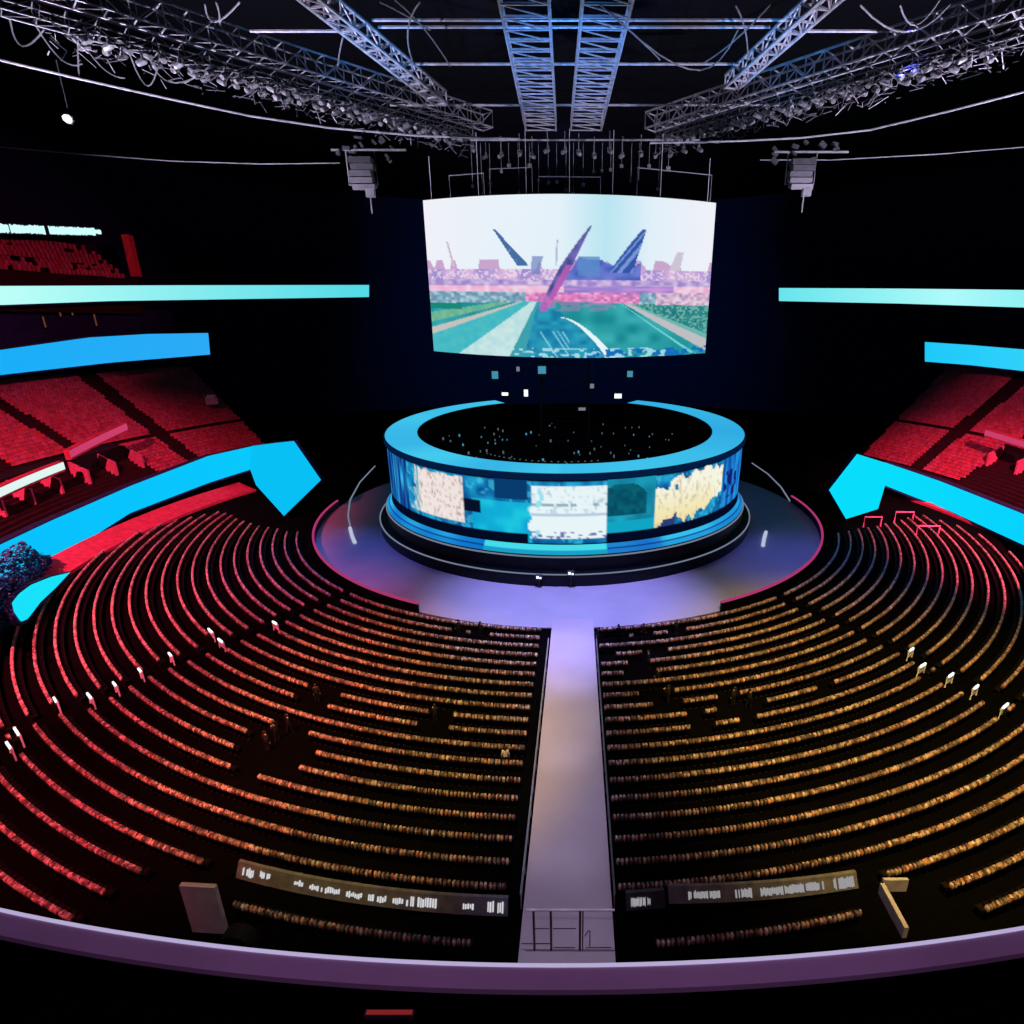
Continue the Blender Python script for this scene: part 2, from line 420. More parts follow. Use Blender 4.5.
# white light arcs on the apron
for lab, pts, m in (('thin white light strip curving on the lavender floor, left of the drum', [(375, 466), (360, 482), (350, 500), (348, 516), (352, 534), (356, 542)], 'line'),
                 ('thin white light strip curving on the lavender floor, right of the drum', [(752, 463), (768, 474), (781, 487), (790, 501)], 'line'),
                 ('short bright light strip on the lavender floor, right of the drum', [(766, 532), (764, 539), (763, 546)], 'linebright'),
                 ('short bright light strip on the lavender floor, left of the drum', [(350, 528), (352, 536), (355, 543)], 'linebright')):
    b = MB(); b.tube([on_z(x, y, .2) for x, y in pts], .12 if m == 'line' else .26, 6)
    o = b.build('floor_light', M[m]); tag(o, lab, 'light', 'light strips on the round floor')

SX, SY = -0.3, 3.08 * H
# ================================================================== HANGING SCREEN
yc, RS = 2.92 * H, 2.55 * H            # screen face: convex arc bulging to the viewer
tl, tr, bl, br = (423, 200), (716, 203), (434, 351), (705, 353)
def scr_pt(u, v):
    y = yc - 0.16 * H * (1 - (2 * u - 1) ** 2)
    yt = 200.5 + 2.5 * u; yb = 351 + 2 * u
    a = on_y(423 + 293 * u, yt, yc); d = on_y(434 + 271 * u, yb, yc)
    k = 1.0
    x = a.x + (d.x - a.x) * v
    z = a.z + (d.z - a.z) * v - .55 * v * (1 - (2 * u - 1) ** 2)
    return Vector((x, y, z))
def screen_col(u, v):
    n = vnoise(u * 60, v * 35, 30); n2 = vnoise(u * 150, v * 90, 31)
    # sky
    sky = mix((242, 244, 250), (200, 234, 248), vnoise(u * 3, v * 2, 32) * .7)
    sky = mix(sky, (165, 222, 238), max(0, .62 - abs(u - .62) * 4.2))
    sky = mix(sky, (244, 240, 247), max(0, abs(u - .5) * 2 - .45) * 1.2)
    c = sky
    hz = .42
    # far masts and roofs in blue-violet
    if .44 < v < .60:
        t = vnoise(u * 26, v * 4, 33)
        c = mix((228, 190, 222), (150, 130, 205), t)
        if n2 > .6: c = mix(c, (240, 225, 240), .7)
    if v > .38 and v <= .44 and vnoise(u * 40, 3, 34) > .45 + (.44 - v) * 4: c = (200, 165, 205)
    # stadium mass right of centre
    top = .44
    if .48 < u < .74:
        top = .36 + .10 * vnoise(u * 30, 1, 35)
        if top < v < .56: c = mix((60, 90, 180), (120, 130, 215), vnoise(u * 30, v * 30, 36))
    def mast(x0, y0, x1, y1, w0, w1, col):
        nonlocal c
        if min(y0, y1) <= v <= max(y0, y1):
            t = (v - y0) / (y1 - y0); x = x0 + (x1 - x0) * t; w = w0 + (w1 - w0) * t
            if abs(u - x) < w: c = mix(col, (200, 190, 225), .35 if vnoise(u * 90, v * 60, 37) > .75 else 0)
    mast(.25, .20, .345, .42, .004, .020, (70, 110, 165))
    mast(.08, .26, .10, .42, .003, .005, (205, 190, 205))
    mast(.46, .26, .455, .42, .003, .003, (175, 190, 215))
    mast(.88, .32, .86, .44, .012, .02, (205, 195, 212))
    if .37 < u < .42 and .36 < v < .47: c = mix(c, (110, 130, 190), .7 if vnoise(u * 60, v * 9, 38) > .5 else 0)
    if .36 < v < .48 and .53 < u < .60: c = mix(c, (90, 140, 200), .8)
    # slanted roof on the right
    if .19 < v < .46:
        t = (v - .19) / .27; xl = .745 - .115 * t ** .9; xr = .757 - .045 * t
        if xl < u < xr: c = mix((50, 85, 165), (120, 150, 215), 1 if vnoise((u + v * .45) * 90, 0, 39) > .68 else 0)
    # crowd bands
    if .50 < v < .62:
        t = vnoise(u * 60, v * 42, 40)
        base = (232, 170, 205) if .54 < v < .60 else (150, 125, 200)
        c = mix(base, (245, 225, 240), t * .8)
        if .48 < u < .86 and .545 < v < .60: c = mix((205, 150, 215), (120, 115, 205), vnoise(u * 20, v * 50, 41))
    if .58 <= v < .665:
        t = vnoise(u * 90, v * 70, 42)
        base = mix((70, 165, 175), (215, 190, 215), .35)
        if .35 < u < .74: base = (225, 130, 190)
        if .80 < u: base = (215, 180, 205)
        c = mix(base, (245, 235, 245) if t > .5 else (110, 100, 165), abs(t - .5) * 1.3)
    # field
    vf = .635 + .03 * abs(2 * u - .9)
    if v > vf:
        c = mix((20, 130, 140), (60, 175, 180), vnoise(u * 25, v * 16, 43))
        # perspective fan about the vanishing point
        dy = v - .60; k = (u - .40) / max(dy, .01)
        if -3.2 < k < -2.1: c = mix((90, 170, 150), (130, 190, 150), n)
        if -1.75 < k < -1.45: c = (195, 195, 190)
        if -1.45 < k < -.75: c = mix((80, 190, 195), (60, 180, 195), n)
        if -.75 < k < -.28: c = mix((205, 232, 228), (180, 220, 225), n)
        if -.28 <= k < -.15: c = (60, 160, 175)
        if -.15 <= k < .65: c = mix((20, 120, 165), (50, 165, 190), vnoise(u * 40, v * 40, 44))
        kr = (u - .62) / max(v - .58, .01)
        if .95 < kr < 1.2: c = (190, 190, 195)
        if 1.2 <= kr < 1.35: c = (110, 180, 175)
        if .78 < kr < .82: c = (110, 210, 215)
        if kr >= 1.35: c = mix((20, 120, 125), (110, 175, 165), 1 if n2 > .62 else n * .5)
        # white curved line
        xc = .475 + .17 * ((v - .74) / .26) ** .62 if v > .74 else -1
        if v > .74 and abs(u - xc) < .006 + .010 * (v - .74) / .26: c = (232, 245, 250)
        if v > .83 and .5 > u > .40 and vnoise((u - v * .35) * 130, 0, 45) > .7: c = mix(c, (150, 215, 235), .7)
        if v > .94 and .24 < u < .86 and vnoise(u * 70, v * 60, 46) > .52: c = mix(c, (190, 235, 245), .8)
        if v > .945 and u > .56 and vnoise(u * 60, v * 60, 47) < .4: c = (20, 110, 190)
        if u < .12 and v < .68 + .02: c = (25, 135, 120)
    # central tall spike, magenta at its foot
    if .18 < v < .70:
        t = (v - .18) / .52
        xc = .572 - .165 * t ** .9; w = .003 + .017 * min(1, t * 2.2) - .006 * max(0, t - .6) * 2
        if abs(u - xc) < w:
            c = mix((65, 75, 140), (120, 110, 185), vnoise(u * 50, v * 20, 48))
            if t > .45 and u > xc - w * .2: c = mix(c, (205, 95, 185), .75)
    if .595 < v < .70 and .40 < u < .66 and vnoise(u * 50, v * 60, 49) > .4: c = mix(c, (235, 120, 190), .55 - (v - .6) * 2)
    return lin(tuple(min(255, q * 1.0) for q in c))
sc_ = thing('video_screen', 'huge curved video screen hanging above the drum, showing a stadium and track', 'screen', scr_pt(.5, 1))
us, vs = ramp(0, 1, 293), ramp(0, 1, 155)
grid_led([[scr_pt(u, v) + Vector((0, -.05, 0)) for v in vs] for u in us], [[screen_col(u, v) for v in vs] for u in us], 'display', sc_)
b = MB(); N = 33
for (va, vb_, dz) in ((-.004, 1.004, 0),):
    f0 = [scr_pt(u, va) for u in ramp(-.002, 1.002, N)]; f1 = [scr_pt(u, vb_) for u in ramp(-.002, 1.002, N)]
    bk = Vector((0, 1.0, 0)); vsx = f0 + f1 + [q + bk for q in f0] + [q + bk for q in f1]; fs = []
    for i in range(N - 1):
        fs += [(i, N + i, N + i + 1, i + 1), (2 * N + i, 2 * N + i + 1, 3 * N + i + 1, 3 * N + i), (i, i + 1, 2 * N + i + 1, 2 * N + i), (N + i, 3 * N + i, 3 * N + i + 1, N + i + 1)]
    fs += [(0, 2 * N, 3 * N, N), (N - 1, 2 * N - 1, 4 * N - 1, 3 * N - 1)]
    b.add(vsx, fs)
b.build('cabinet', M['black'], sc_)
for u in (.03, .2, .36, .5, .64, .8, .97):
    q = scr_pt(u, 0) + Vector((0, .5, 0)); b = MB(); b.bar(q, q + Vector((0, 0, 7.0 if u not in (.03, .97) else 5)), .06); b.build('suspension_cable', M['alu'], sc_)
for u0, u1, zz in ((.10, .22, 2.6), (.72, .98, 3.2), (.40, .60, 2.0), (.24, .38, 3.0)):
    q0 = scr_pt(u0, 0) + Vector((0, .5, 0)); q1 = scr_pt(u1, 0) + Vector((0, .5, 0)); b = MB()
    b.tube([q0, q0 + Vector((0, 0, zz)), q1 + Vector((0, 0, zz)), q1], .07, 4); b.build('hanging_frame', M['steel'], sc_)
# small lamps hanging between screen and ring
for i, (px, py, w, h, m, wd) in enumerate(((495, 375, 8, 10, 'lampcyan', 'dim cyan lamp box hanging under the left part of the big screen'), (505, 394, 8, 4, 'lampwhite', 'flat white lamp beside the left end of the cyan ring gap'),
                                  (526, 393, 5, 9, 'lampwhite', 'upright white lamp hanging left of the dark tower'), (518, 369, 4, 6, 'lampdim', 'faint grey lamp hanging under the screen, second from left'),
                                  (542, 370, 10, 10, 'lampcyan', 'square blue lamp box hanging under the screen'), (582, 409, 9, 4, 'lampdim', 'dim grey lamp hanging lowest by the dark tower'),
                                  (592, 386, 5, 6, 'lampdim', 'small grey lamp hanging right of the dark tower'), (618, 396, 9, 6, 'lampwhite', 'white lamp by the right end of the cyan ring gap'),
                                  (630, 374, 7, 8, 'lampcyan', 'pale cyan lamp box hanging under the right part of the screen'))):
    y = SY - 6.5; q = on_y(px, py, y); s = y * 1.02 / F
    t = thing('hanging_lamp', wd, 'lamp', q, 'lamps hanging between screen and ring')
    b = MB(); b.box(q + Vector((0, .2, 0)), (w * s * 1.1, .4, h * s * 1.1)); b.build('housing', M['darksteel'], t)
    b = MB(); b.box(q + Vector((0, -.03, 0)), (w * s * .75, .05, h * s * .7)); b.build('lens', M[m], t)
    b = MB(); b.bar(q + Vector((0, .2, h * s * .5)), Vector((q.x, q.y + .2, on_y(px, 352, y).z)), .035); b.build('cable', M['cable'], t)

# ================================================================== LED FASCIAS
def fascia(label, top, bot, R, colf, n=60, name='led_fascia', depth=1.2, group='blue light fascias'):
    """top / bot: edges of a balcony-front light strip that follows a curved wall of radius R (or R(x))"""
    Rf = R if callable(R) else (lambda x: R)
    tx, ty = zip(*sorted(top)); bx, by = zip(*sorted(bot))
    P, C, HB = [], [], []
    for i in range(n):
        s = i / (n - 1)
        xa, xb = tx[0] + (tx[-1] - tx[0]) * s, bx[0] + (bx[-1] - bx[0]) * s
        A, D = on_cyl(xa, interp(xa, tx, ty), Rf(xa)), on_cyl(xb, interp(xb, bx, by), Rf(xb))
        A2, D2 = on_cyl(xa + 1.5, interp(xa + 1.5, tx, ty), Rf(xa + 1.5)), on_cyl(xa - 1.5, interp(xa - 1.5, tx, ty), Rf(xa - 1.5))
        tg = Vector((A2.x - D2.x, A2.y - D2.y, 0)).normalized(); inw = Vector((-tg.y, tg.x, 0))
        if inw.x * A.x + inw.y * A.y > 0: inw = -inw
        P.append([A + (D - A) * v + inw * .06 for v in (0, .25, .5, .75, 1)])
        C.append([lin(colf(s, v)) for v in (0, .25, .5, .75, 1)])
        HB.append((A + Vector((0, 0, .12)), D - Vector((0, 0, .35)), D - inw * depth - Vector((0, 0, .35)), A - inw * depth + Vector((0, 0, .12))))
    t = thing(name, label, 'light fascia', P[n // 2][4], group)
    grid_led(P, C, 'display', t)
    b = MB(); vs = [q for h in HB for q in h]; fs = []
    for i in range(n - 1):
        for k in range(4): fs.append((i * 4 + k, (i + 1) * 4 + k, (i + 1) * 4 + (k + 1) % 4, i * 4 + (k + 1) % 4))
    fs += [(0, 1, 2, 3), (4 * n - 1, 4 * n - 2, 4 * n - 3, 4 * n - 4)]
    b.add(vs, fs); b.build('housing', M['navy'], t)
    return t
BL = (8, 190, 255)
fascia('top pale cyan light strip along the upper left balcony', [(-60, 286), (0, 286), (180, 285.3), (369, 285)], [(-60, 307), (0, 305), (111, 301), (369, 297)], 3.5 * H,
       lambda s, v: mix((75, 215, 230), (190, 255, 248), (1 - abs(s - .15) * 1.1) if True else 0))
fascia('top pale cyan light strip along the upper right balcony', [(1090, 290.5), (1024, 290), (900, 288.6), (779, 288)], [(1090, 310), (1024, 307.5), (900, 303.5), (779, 301)], 3.5 * H,
       lambda s, v: mix((95, 225, 235), (175, 250, 250), 1 - abs(s - .55) * 1.6))
fascia('middle blue light strip above the red left tier', [(-60, 358), (0, 350), (89, 337.5), (148, 334), (208, 333)], [(-60, 385), (0, 375), (111, 362.5), (210, 354.5)], 3.2 * H,
       lambda s, v: mix((20, 175, 250), (45, 170, 245), s))
fascia('middle blue light strip above the red right tier', [(1090, 354), (1024, 349.5), (970, 345), (925, 342)], [(1090, 378), (1024, 371), (970, 365), (925, 361.5)], 3.2 * H,
       lambda s, v: mix((30, 200, 250), (60, 215, 250), s))
# lower fascias with their arrow-shaped end wings
def wing(label, strip_top, strip_bot, wing_poly, R, cols, group='lower blue fascias'):
    t = fascia(label, strip_top, strip_bot, R, lambda s, v: mix(cols[0], cols[1], s), n=70, group=group)
    pl = [on_y(x, y, 2.84 * H) for x, y in wing_poly]
    ctr = sum(pl, Vector()) / len(pl); back = Vector((0, 1, 0)); n = len(pl)
    b = MB(); b.add(pl + [ctr], [(i, (i + 1) % n, n) for i in range(n)]); b.c = [(*lin(cols[2]), 1)] * (n + 1)
    o = b.build('wing_display', M['led'], t); o['label'] = 'arrow-shaped glowing end wing'
    b = MB(); b.add([q + back * .1 for q in pl] + [q + back for q in pl], [tuple(range(n)), tuple(range(2 * n - 1, n - 1, -1))] + [(i, n + i, n + (i + 1) % n, (i + 1) % n) for i in range(n)])
    b.build('wing_housing', M['navy'], t)
    return t
wing('long lower blue light strip under the red left tier, ending in an arrow-shaped wing',
     [(-60, 570), (0, 544.5), (50, 521), (130, 486), (208, 456), (253, 446)], [(-60, 605), (0, 580), (50, 560), (85, 541.5), (130, 513), (208, 483), (252, 469)],
     [(252, 446), (275, 443), (294, 441), (321, 480), (284, 516), (256, 485), (250, 469)], lambda x: H * interp(x, (0, 60, 150, 208, 253), (2.42, 2.40, 2.36, 2.25, 1.98)), ((8, 190, 255), (8, 200, 252), (8, 192, 245)))
wing('long lower cyan light strip under the red right tier, ending in an arrow-shaped wing',
     [(1090, 541), (1024, 514), (940, 481), (884, 462)], [(1090, 575), (1024, 545), (950, 511), (884, 485)],
     [(886, 463), (857, 454), (829, 490), (846, 519), (878, 509), (885, 486)], lambda x: H * interp(x, (884, 930, 1024), (1.95, 2.12, 2.2)), ((8, 222, 252), (8, 205, 255), (8, 222, 252)))
fascia('short cyan wedge of light low at the far left, below the dark bush', [(11, 603), (18, 594), (30, 585), (50, 577), (69, 572.5)], [(13, 612), (20, 622), (27, 619), (40, 602), (55, 588), (69, 573)], lambda x: H * interp(x, (0, 69), (2.33, 2.24)),
       lambda s, v: (25, 225, 250), n=30, depth=.5)

# ================================================================== RED TIERS
NT = 38
RT0, RT1, ZT0, ZT1 = 2.54 * H, 3.42 * H, 0.047 * H, 0.68 * H
def tier_R(i): return RT0 + (RT1 - RT0) * i / NT
def tier_z(i): return ZT0 + (ZT1 - ZT0) * i / NT
def tix(j): return (2.64 * H + .78 * H * j / 24 - RT0) / (RT1 - RT0) * NT
GAP = int(round(tix(7)))
seatv, seatf = [], []
def tier(sgn, a0, a1, aisles, label):
    azs = [R_(sgn * a) for a in ramp(a0, a1, 60)]
    prof = [(RT0, 0.0)]
    for i in range(NT):
        prof += [(tier_R(i), tier_z(i)), (tier_R(i + 1), tier_z(i))]
    prof += [(RT1, tier_z(NT)), (RT1 + 1, tier_z(NT)), (RT1 + 1, 0.0)]
    b = MB(); b.sweep(prof, azs)
    o = struct(b.build('seating_tier', M['tier']), label, 'seating tier')
    return aisles
TIERS = [(-1, 44, 117.5, (104.5, 93.0, 84.5), 'raked red seating tier on the left'), (1, 58, 117.5, (107.0, 98.0), 'raked red seating tier on the right')]
tq = []
for sgn, a0, a1, aisles, label in TIERS:
    tier(sgn, a0, a1, aisles, label)
    for i in range(NT):
        R = (tier_R(i) + tier_R(i + 1)) / 2; z = tier_z(i); pitch = 0.58 / R
        n = int(R_(a1 - a0 - .6) / pitch)
        for k in range(n):
            a = a0 + .3 + math.degrees((k + .5) * pitch)
            off = 0.0
            if any(abs(a - (q + off * 1.6)) < (.8 if q != aisles[0] else 1.1) for q in aisles): continue
            if i == GAP: continue
            if i < GAP and any(lo < a < hi for lo, hi in (((72, 98),) if sgn < 0 else ((60, 99),))): continue
            q = pol(R, R_(sgn * a), z); px, py, zc = to_px(q)
            if -60 < px < 1084: tq.append((R, sgn * a, z))
tb = MB()
for R, a, z in tq:
    rot = Matrix.Rotation(R_(a), 3, 'Z'); c = pol(R, R_(a), z)
    # inward is +Y of the local frame
    tb.box(c + rot @ Vector((0, .08, .42)), (.5, .3, .12), rot); tb.box(c + rot @ Vector((0, -.12, .6)), (.5, .1, .5), rot)
o = tb.build('tier_seats', M['tiercap']); tag(o, 'rows of small red seats filling the left and right tiers', 'seats', kind='stuff')
# dark suites and lit parapets inside the tiers
def suite(label, sgn, a0, a1, boxes):
    t = thing('suite_box', label, 'suite', pol(tier_R(tix(2)), R_(sgn * (a0 + a1) / 2), tier_z(tix(2))))
    azs = [R_(sgn * a) for a in ramp(a0, a1, 16)]
    z0 = tier_z(tix(1.5)); z1 = tier_z(tix(7.5))
    b = MB(); b.sweep([(tier_R(tix(4.5)), z0), (tier_R(tix(7.5)), z0), (tier_R(tix(7.5)), z1), (tier_R(tix(4.5)), z1)], azs); b.build('back_wall', M['black'], t)
    for k in range(boxes + 1):
        a = R_(sgn * (a0 + (a1 - a0) * k / boxes)); da = .18 / tier_R(tix(2))
        b = MB(); b.sweep([(tier_R(tix(1.5)), z0), (tier_R(tix(4.4)), z0), (tier_R(tix(4.4)), z1 - .3), (tier_R(tix(1.5)), z0 + 2.2)], [a - da, a + da]); b.build('divider', M['pink'], t)
    return t
def bar_on(label, px0, px1, R, m, hgt, name='light_bar', cat='light', group='light bars on the tier parapets'):
    A, Bp = on_cyl(*px0, R), on_cyl(*px1, R); a0, a1 = az_of(A), az_of(Bp); n = 14
    t = thing(name, label, cat, (A + Bp) / 2, group)
    azs = ramp(a0, a1, n); zs = ramp(A.z, Bp.z, n); s = abs(a1 - a0)
    b = MB(); b.sweep([[(R, z - hgt / 2), (R + .8, z - hgt / 2), (R + .8, z + hgt / 2), (R, z + hgt / 2)] for z in zs], azs); b.build('housing', M['redwall'] , t)
    b = MB(); b.sweep([[(R - .08, z - hgt * .3), (R - .01, z - hgt * .3), (R - .01, z + hgt * .4), (R - .08, z + hgt * .4)] for z in zs], azs); b.build('tube', M[m], t)
    return t
suite('dark open boxes below the lit parapet of the left red tier', -1, 73, 97.5, 6)
suite('dark open boxes below the lit parapet of the right red tier', 1, 62, 98.5, 8)
RP = 2.655 * H
bar_on('white light bar on the left tier parapet, nearest the frame edge', (-8, 497), (64, 466), RP, 'whitebar', 1.5)
bar_on('pinkish red light bar on the left tier parapet beside the white one', (70, 455), (127, 427), RP, 'pinkline', 1.5)
bar_on('pinkish red light bar on the right tier parapet', (985, 433), (1030, 447), RP, 'pinkline', 1.3)
q = on_cyl(212, 403, 2.95 * H)
t = thing('equipment_box', 'small pale equipment box among the red seats of the left tier', 'box', q)
b = MB(); b.box(q + Vector((0, 0, .5)), (2.2, 2.2, 1.4), Matrix.Rotation(.6, 3, 'Z')); b.build('case', M['pale'], t)
b = MB(); b.box(q + Vector((.2, -.2, 1.4)), (1.2, 1.2, .5), Matrix.Rotation(.9, 3, 'Z')); b.build('lid', M['white'], t)
# red banks between bowl and tier
for sgn, a0, a1, side in ((-1, 58, 100, 'left'), (1, 60, 95, 'right')):
    azs = [R_(sgn * a) for a in ramp(a0, a1, 40)]
    Ri = [H * interp(a, (58, 66, 82, 100), (2.40, 2.30, 2.16, 2.02)) for a in ramp(a0, a1, 40)]
    b = MB(); b.sweep([[(r, 0.0), (r + 3.2, 0.0), (r + 3.2, 1.5), (r + .4, .4), (r, .4)] for r in Ri], azs)
    struct(b.build('red_bank', M['redwall']), 'red sloping bank behind the %s seat rows' % side, 'bank')

# upper left gallery: ticker sign, red column, dim seats, dim warm lamps
q0, q1 = on_cyl(-30, 227, 3.62 * H), on_cyl(101, 232, 3.62 * H)
t = thing('ticker_sign', 'bright white lettered ticker sign high at the upper left', 'sign', (q0 + q1) / 2)
azs = ramp(az_of(q0), az_of(q1), 20); zs = ramp(q0.z, q1.z, 20); Rk = 3.62 * H
b = MB(); b.sweep([[(Rk, z - .9), (Rk + .4, z - .9), (Rk + .4, z + .9), (Rk, z + .9)] for z in zs], azs); b.build('board', M['navy'], t)
ks = 96
b = MB()
for k in range(ks):
    s = (k + .5) / ks
    if k in (52, 53, 54, 26) : continue
    a = azs[0] + (azs[-1] - azs[0]) * s; z = q0.z + (q1.z - q0.z) * s
    h = .55 + .2 * hsh(k, 3); da = abs(azs[-1] - azs[0]) / ks * (.40 + .12 * hsh(k, 5))
    dz = .1 * (hsh(k, 8) - .5)
    if k > 90: h *= .6
    b.sweep([(Rk - .08, z - h + dz), (Rk - .01, z - h + dz), (Rk - .01, z + h + dz), (Rk - .08, z + h + dz)], [a - da, a + da])
b.build('lettering', emi('ticker_letters', lin((200, 250, 245)), 1.1), t)
qa, qb = on_cyl(131, 271, 3.6 * H), on_cyl(127, 235, 3.6 * H)
b = MB(); b.tube([(qb.x, qb.y, qa.z - 1), (qb.x, qb.y, qb.z)], 1.0, 4)
tag(b.build('column', M['redpost']), 'red square column at the end of the upper left gallery', 'column')['kind'] = 'thing'
Rg = 3.56 * H; azg = [R_(-a) for a in ramp(84, 114.3, 30)]
def gz(px, py): return on_cyl(px, py, Rg).z
zg0, zg1 = gz(60, 290), gz(60, 268)
b = MB(); b.sweep([(Rg, zg0 - 4), (Rg + 12, zg0 - 4), (Rg + 12, zg1 + 6), (Rg + 11.5, zg1 + 6), (Rg + 11.5, zg1 + 3.5), (Rg + .3, zg1 - 2.0), (Rg, zg1 - 1.0)], azg)
struct(b.build('gallery', M['tier']), 'dim maroon gallery above the top left light strip', 'gallery')
b = MB()
for i in range(7):
    for k in range(int(R_(29) * (Rg + 2) / .75)):
        a = 85 + math.degrees(k * .75 / (Rg + 2)); R = Rg + 1.6 + i * 1.6
        q = pol(R, R_(-a), zg1 - 1.2 + i * .95 + .5 * hsh(k // 7, i, 3)); px, py, _ = to_px(q)
        if -40 < px < 132 and hsh(i, k) > .12:
            rot = Matrix.Rotation(R_(-a), 3, 'Z'); b.box(q + Vector((0, 0, .5)), (.6, .25, 1.0), rot)
tag(b.build('gallery_seats', M['tiercap']), 'dim red seats in the upper left gallery under the ticker', 'seats', kind='stuff')
for px, py, hh, lab in ((45, 322, 1.9, 'faint warm upright lamp under the top left light strip, leftmost of a row'), (61, 314, .9, 'faint warm lamp under the top left light strip, second of a row'),
                   (73, 313, .9, 'faint warm lamp under the top left light strip, third of a row'), (96, 320, 2.2, 'faint warm tall lamp under the top left light strip, rightmost of a row')):
    q = on_cyl(px, py, 3.6 * H); t = thing('wall_lamp', lab, 'lamp', q, 'dim warm lamps under the upper left strip')
    b = MB(); b.box(q, (.4, .4, hh * 1.1)); b.build('mount', M['darksteel'], t)
    b = MB(); b.box(q + Vector((.05, -.24, 0)), (.28, .05, hh)); b.build('tube', M['warm'], t)
b = MB(); b.sweep([(3.62 * H, 0), (3.8 * H, 0), (3.8 * H, 1.12 * H), (3.62 * H, 1.12 * H)], [R_(-a) for a in ramp(55, 118, 40)])
struct(b.build('wall_left', M['navy']), 'dark navy wall behind the left balconies', 'wall')
b = MB(); b.sweep([(3.62 * H, 0), (3.8 * H, 0), (3.8 * H, 1.12 * H), (3.62 * H, 1.12 * H)], [R_(a) for a in ramp(62, 118, 40)])
struct(b.build('wall_right', M['navy']), 'dark navy wall behind the right balconies', 'wall')

# bush at the far left edge
q = on_cyl(15, 625, 2.40 * H); base = Vector((q.x, q.y, 0))
t = thing('bush', 'dark bushy mass with blue glints at the left edge, by the cyan wedge', 'bush', base)
b = MB()
for i in range(2400):
    u, v = random.random(), random.random()
    px = -30 + 84 * u; tops = interp(px, (-30, 0, 10, 22, 30, 38, 52, 54), (556, 552, 545, 539, 544, 551, 555, 572)); bots = interp(px, (-30, 0, 15, 52), (632, 626, 596, 574))
    if px > 51: continue
    py = tops + 2 + (bots - tops - 2) * v
    q = on_cyl(px, py, 2.37 * H + random.uniform(-.4, .2)); s = random.uniform(.15, .34)
    rot = Matrix.Rotation(random.random() * 6, 3, 'Z') @ Matrix.Rotation(random.uniform(-1, 1), 3, 'X') @ Matrix.Rotation(random.uniform(-1, 1), 3, 'Y')
    b.add([q + rot @ Vector(c) * s for c in ((-1, 0, 0), (0, -.5, .12), (1.2, 0, 0), (0, .5, .12))], [(0, 1, 2, 3)])
for i in range(500):
    q = on_cyl(random.uniform(-25, 14), random.uniform(606, 632), 2.37 * H + random.uniform(-.4, .2)); sz = random.uniform(.15, .32)
    rot = Matrix.Rotation(random.random() * 6, 3, 'Z') @ Matrix.Rotation(random.uniform(-1, 1), 3, 'X')
    b.add([q + rot @ Vector(c) * sz for c in ((-1, 0, 0), (0, -.5, .12), (1.2, 0, 0), (0, .5, .12))], [(0, 1, 2, 3)])
b.build('foliage', M['leaf'], t)
b = MB(); cq = on_cyl(10, 590, 2.37 * H); b.tube([(cq.x, cq.y, 0), (cq.x + .2, cq.y, cq.z * .6), (cq.x, cq.y, cq.z)], [.35, .25, .15], 8)
for k in range(5): b.bar((cq.x, cq.y, cq.z * .6), (cq.x + random.uniform(-3, 2), cq.y + random.uniform(-1, 1), cq.z + random.uniform(-.5, 1.5)), .08)
b.build('trunk', M['bark'], t)

# ================================================================== SEAT BOWL
def seat_parts(detail=True):
    sh, cu, cp, lg = MB(), MB(), MB(), MB()
    # frame: +Y faces the stage
    def slab(mb, pts, w, th):
        vs = []
        for (y, z, k) in pts:
            for x in (-w / 2 * k, w / 2 * k):
                vs += [(x, y, z), (x, y - th, z)]
        n = len(pts); fs = []
        for i in range(n - 1):
            o = i * 4; q = o + 4
            fs += [(o, o + 2, q + 2, q), (o + 1, q + 1, q + 3, o + 3), (o, q, q + 1, o + 1), (o + 2, o + 3, q + 3, q + 2)]
        fs += [(0, 1, 3, 2), (4 * n - 4, 4 * n - 2, 4 * n - 1, 4 * n - 3)]
        mb.add(vs, fs)
    slab(sh, [(-.18, .40, .9), (-.22, .60, 1), (-.27, .80, .95)], .43, .06)
    cu.box((0, .02, .42), (.42, .42, .10))
    for x in (-.105, .105):           # two padded lobes
        if detail:
            vs, fs = [], []
            ring = [(0, -.10), (.065, -.08), (.095, 0), (.065, .08), (0, .10), (-.065, .08), (-.095, 0), (-.065, -.08)]
            for z, k in ((.68, .75), (.75, 1), (.95, 1), (1.02, .7)):
                vs += [(x + a * k, -.28 + c * k * 1.25, z) for a, c in ring]
            for i in range(3):
                for k in range(8): fs.append((i * 8 + k, i * 8 + (k + 1) % 8, (i + 1) * 8 + (k + 1) % 8, (i + 1) * 8 + k))
            fs += [tuple(range(7, -1, -1)), tuple(24 + k for k in range(8))]
            cp.add(vs, fs)
        else:
            cp.add([(x - .09, -.39, .68), (x + .09, -.39, .68), (x + .09, -.17, .68), (x - .09, -.17, .68), (x - .085, -.39, .97), (x + .085, -.39, .97), (x + .085, -.18, 1.03), (x - .085, -.18, 1.03)],
                   [(3, 2, 1, 0), (4, 5, 6, 7), (0, 1, 5, 4), (1, 2, 6, 5), (2, 3, 7, 6), (3, 0, 4, 7)])
    lg.box((0, -.05, .19), (.10, .16, .38)); lg.box((0, -.05, .02), (.24, .34, .04))
    for x in (-.22, .22): lg.box((x, -.02, .60), (.035, .36, .05)); lg.box((x, -.14, .30), (.03, .06, .6))
    return sh, cu, cp, lg
PITCH = 0.47
rows = []
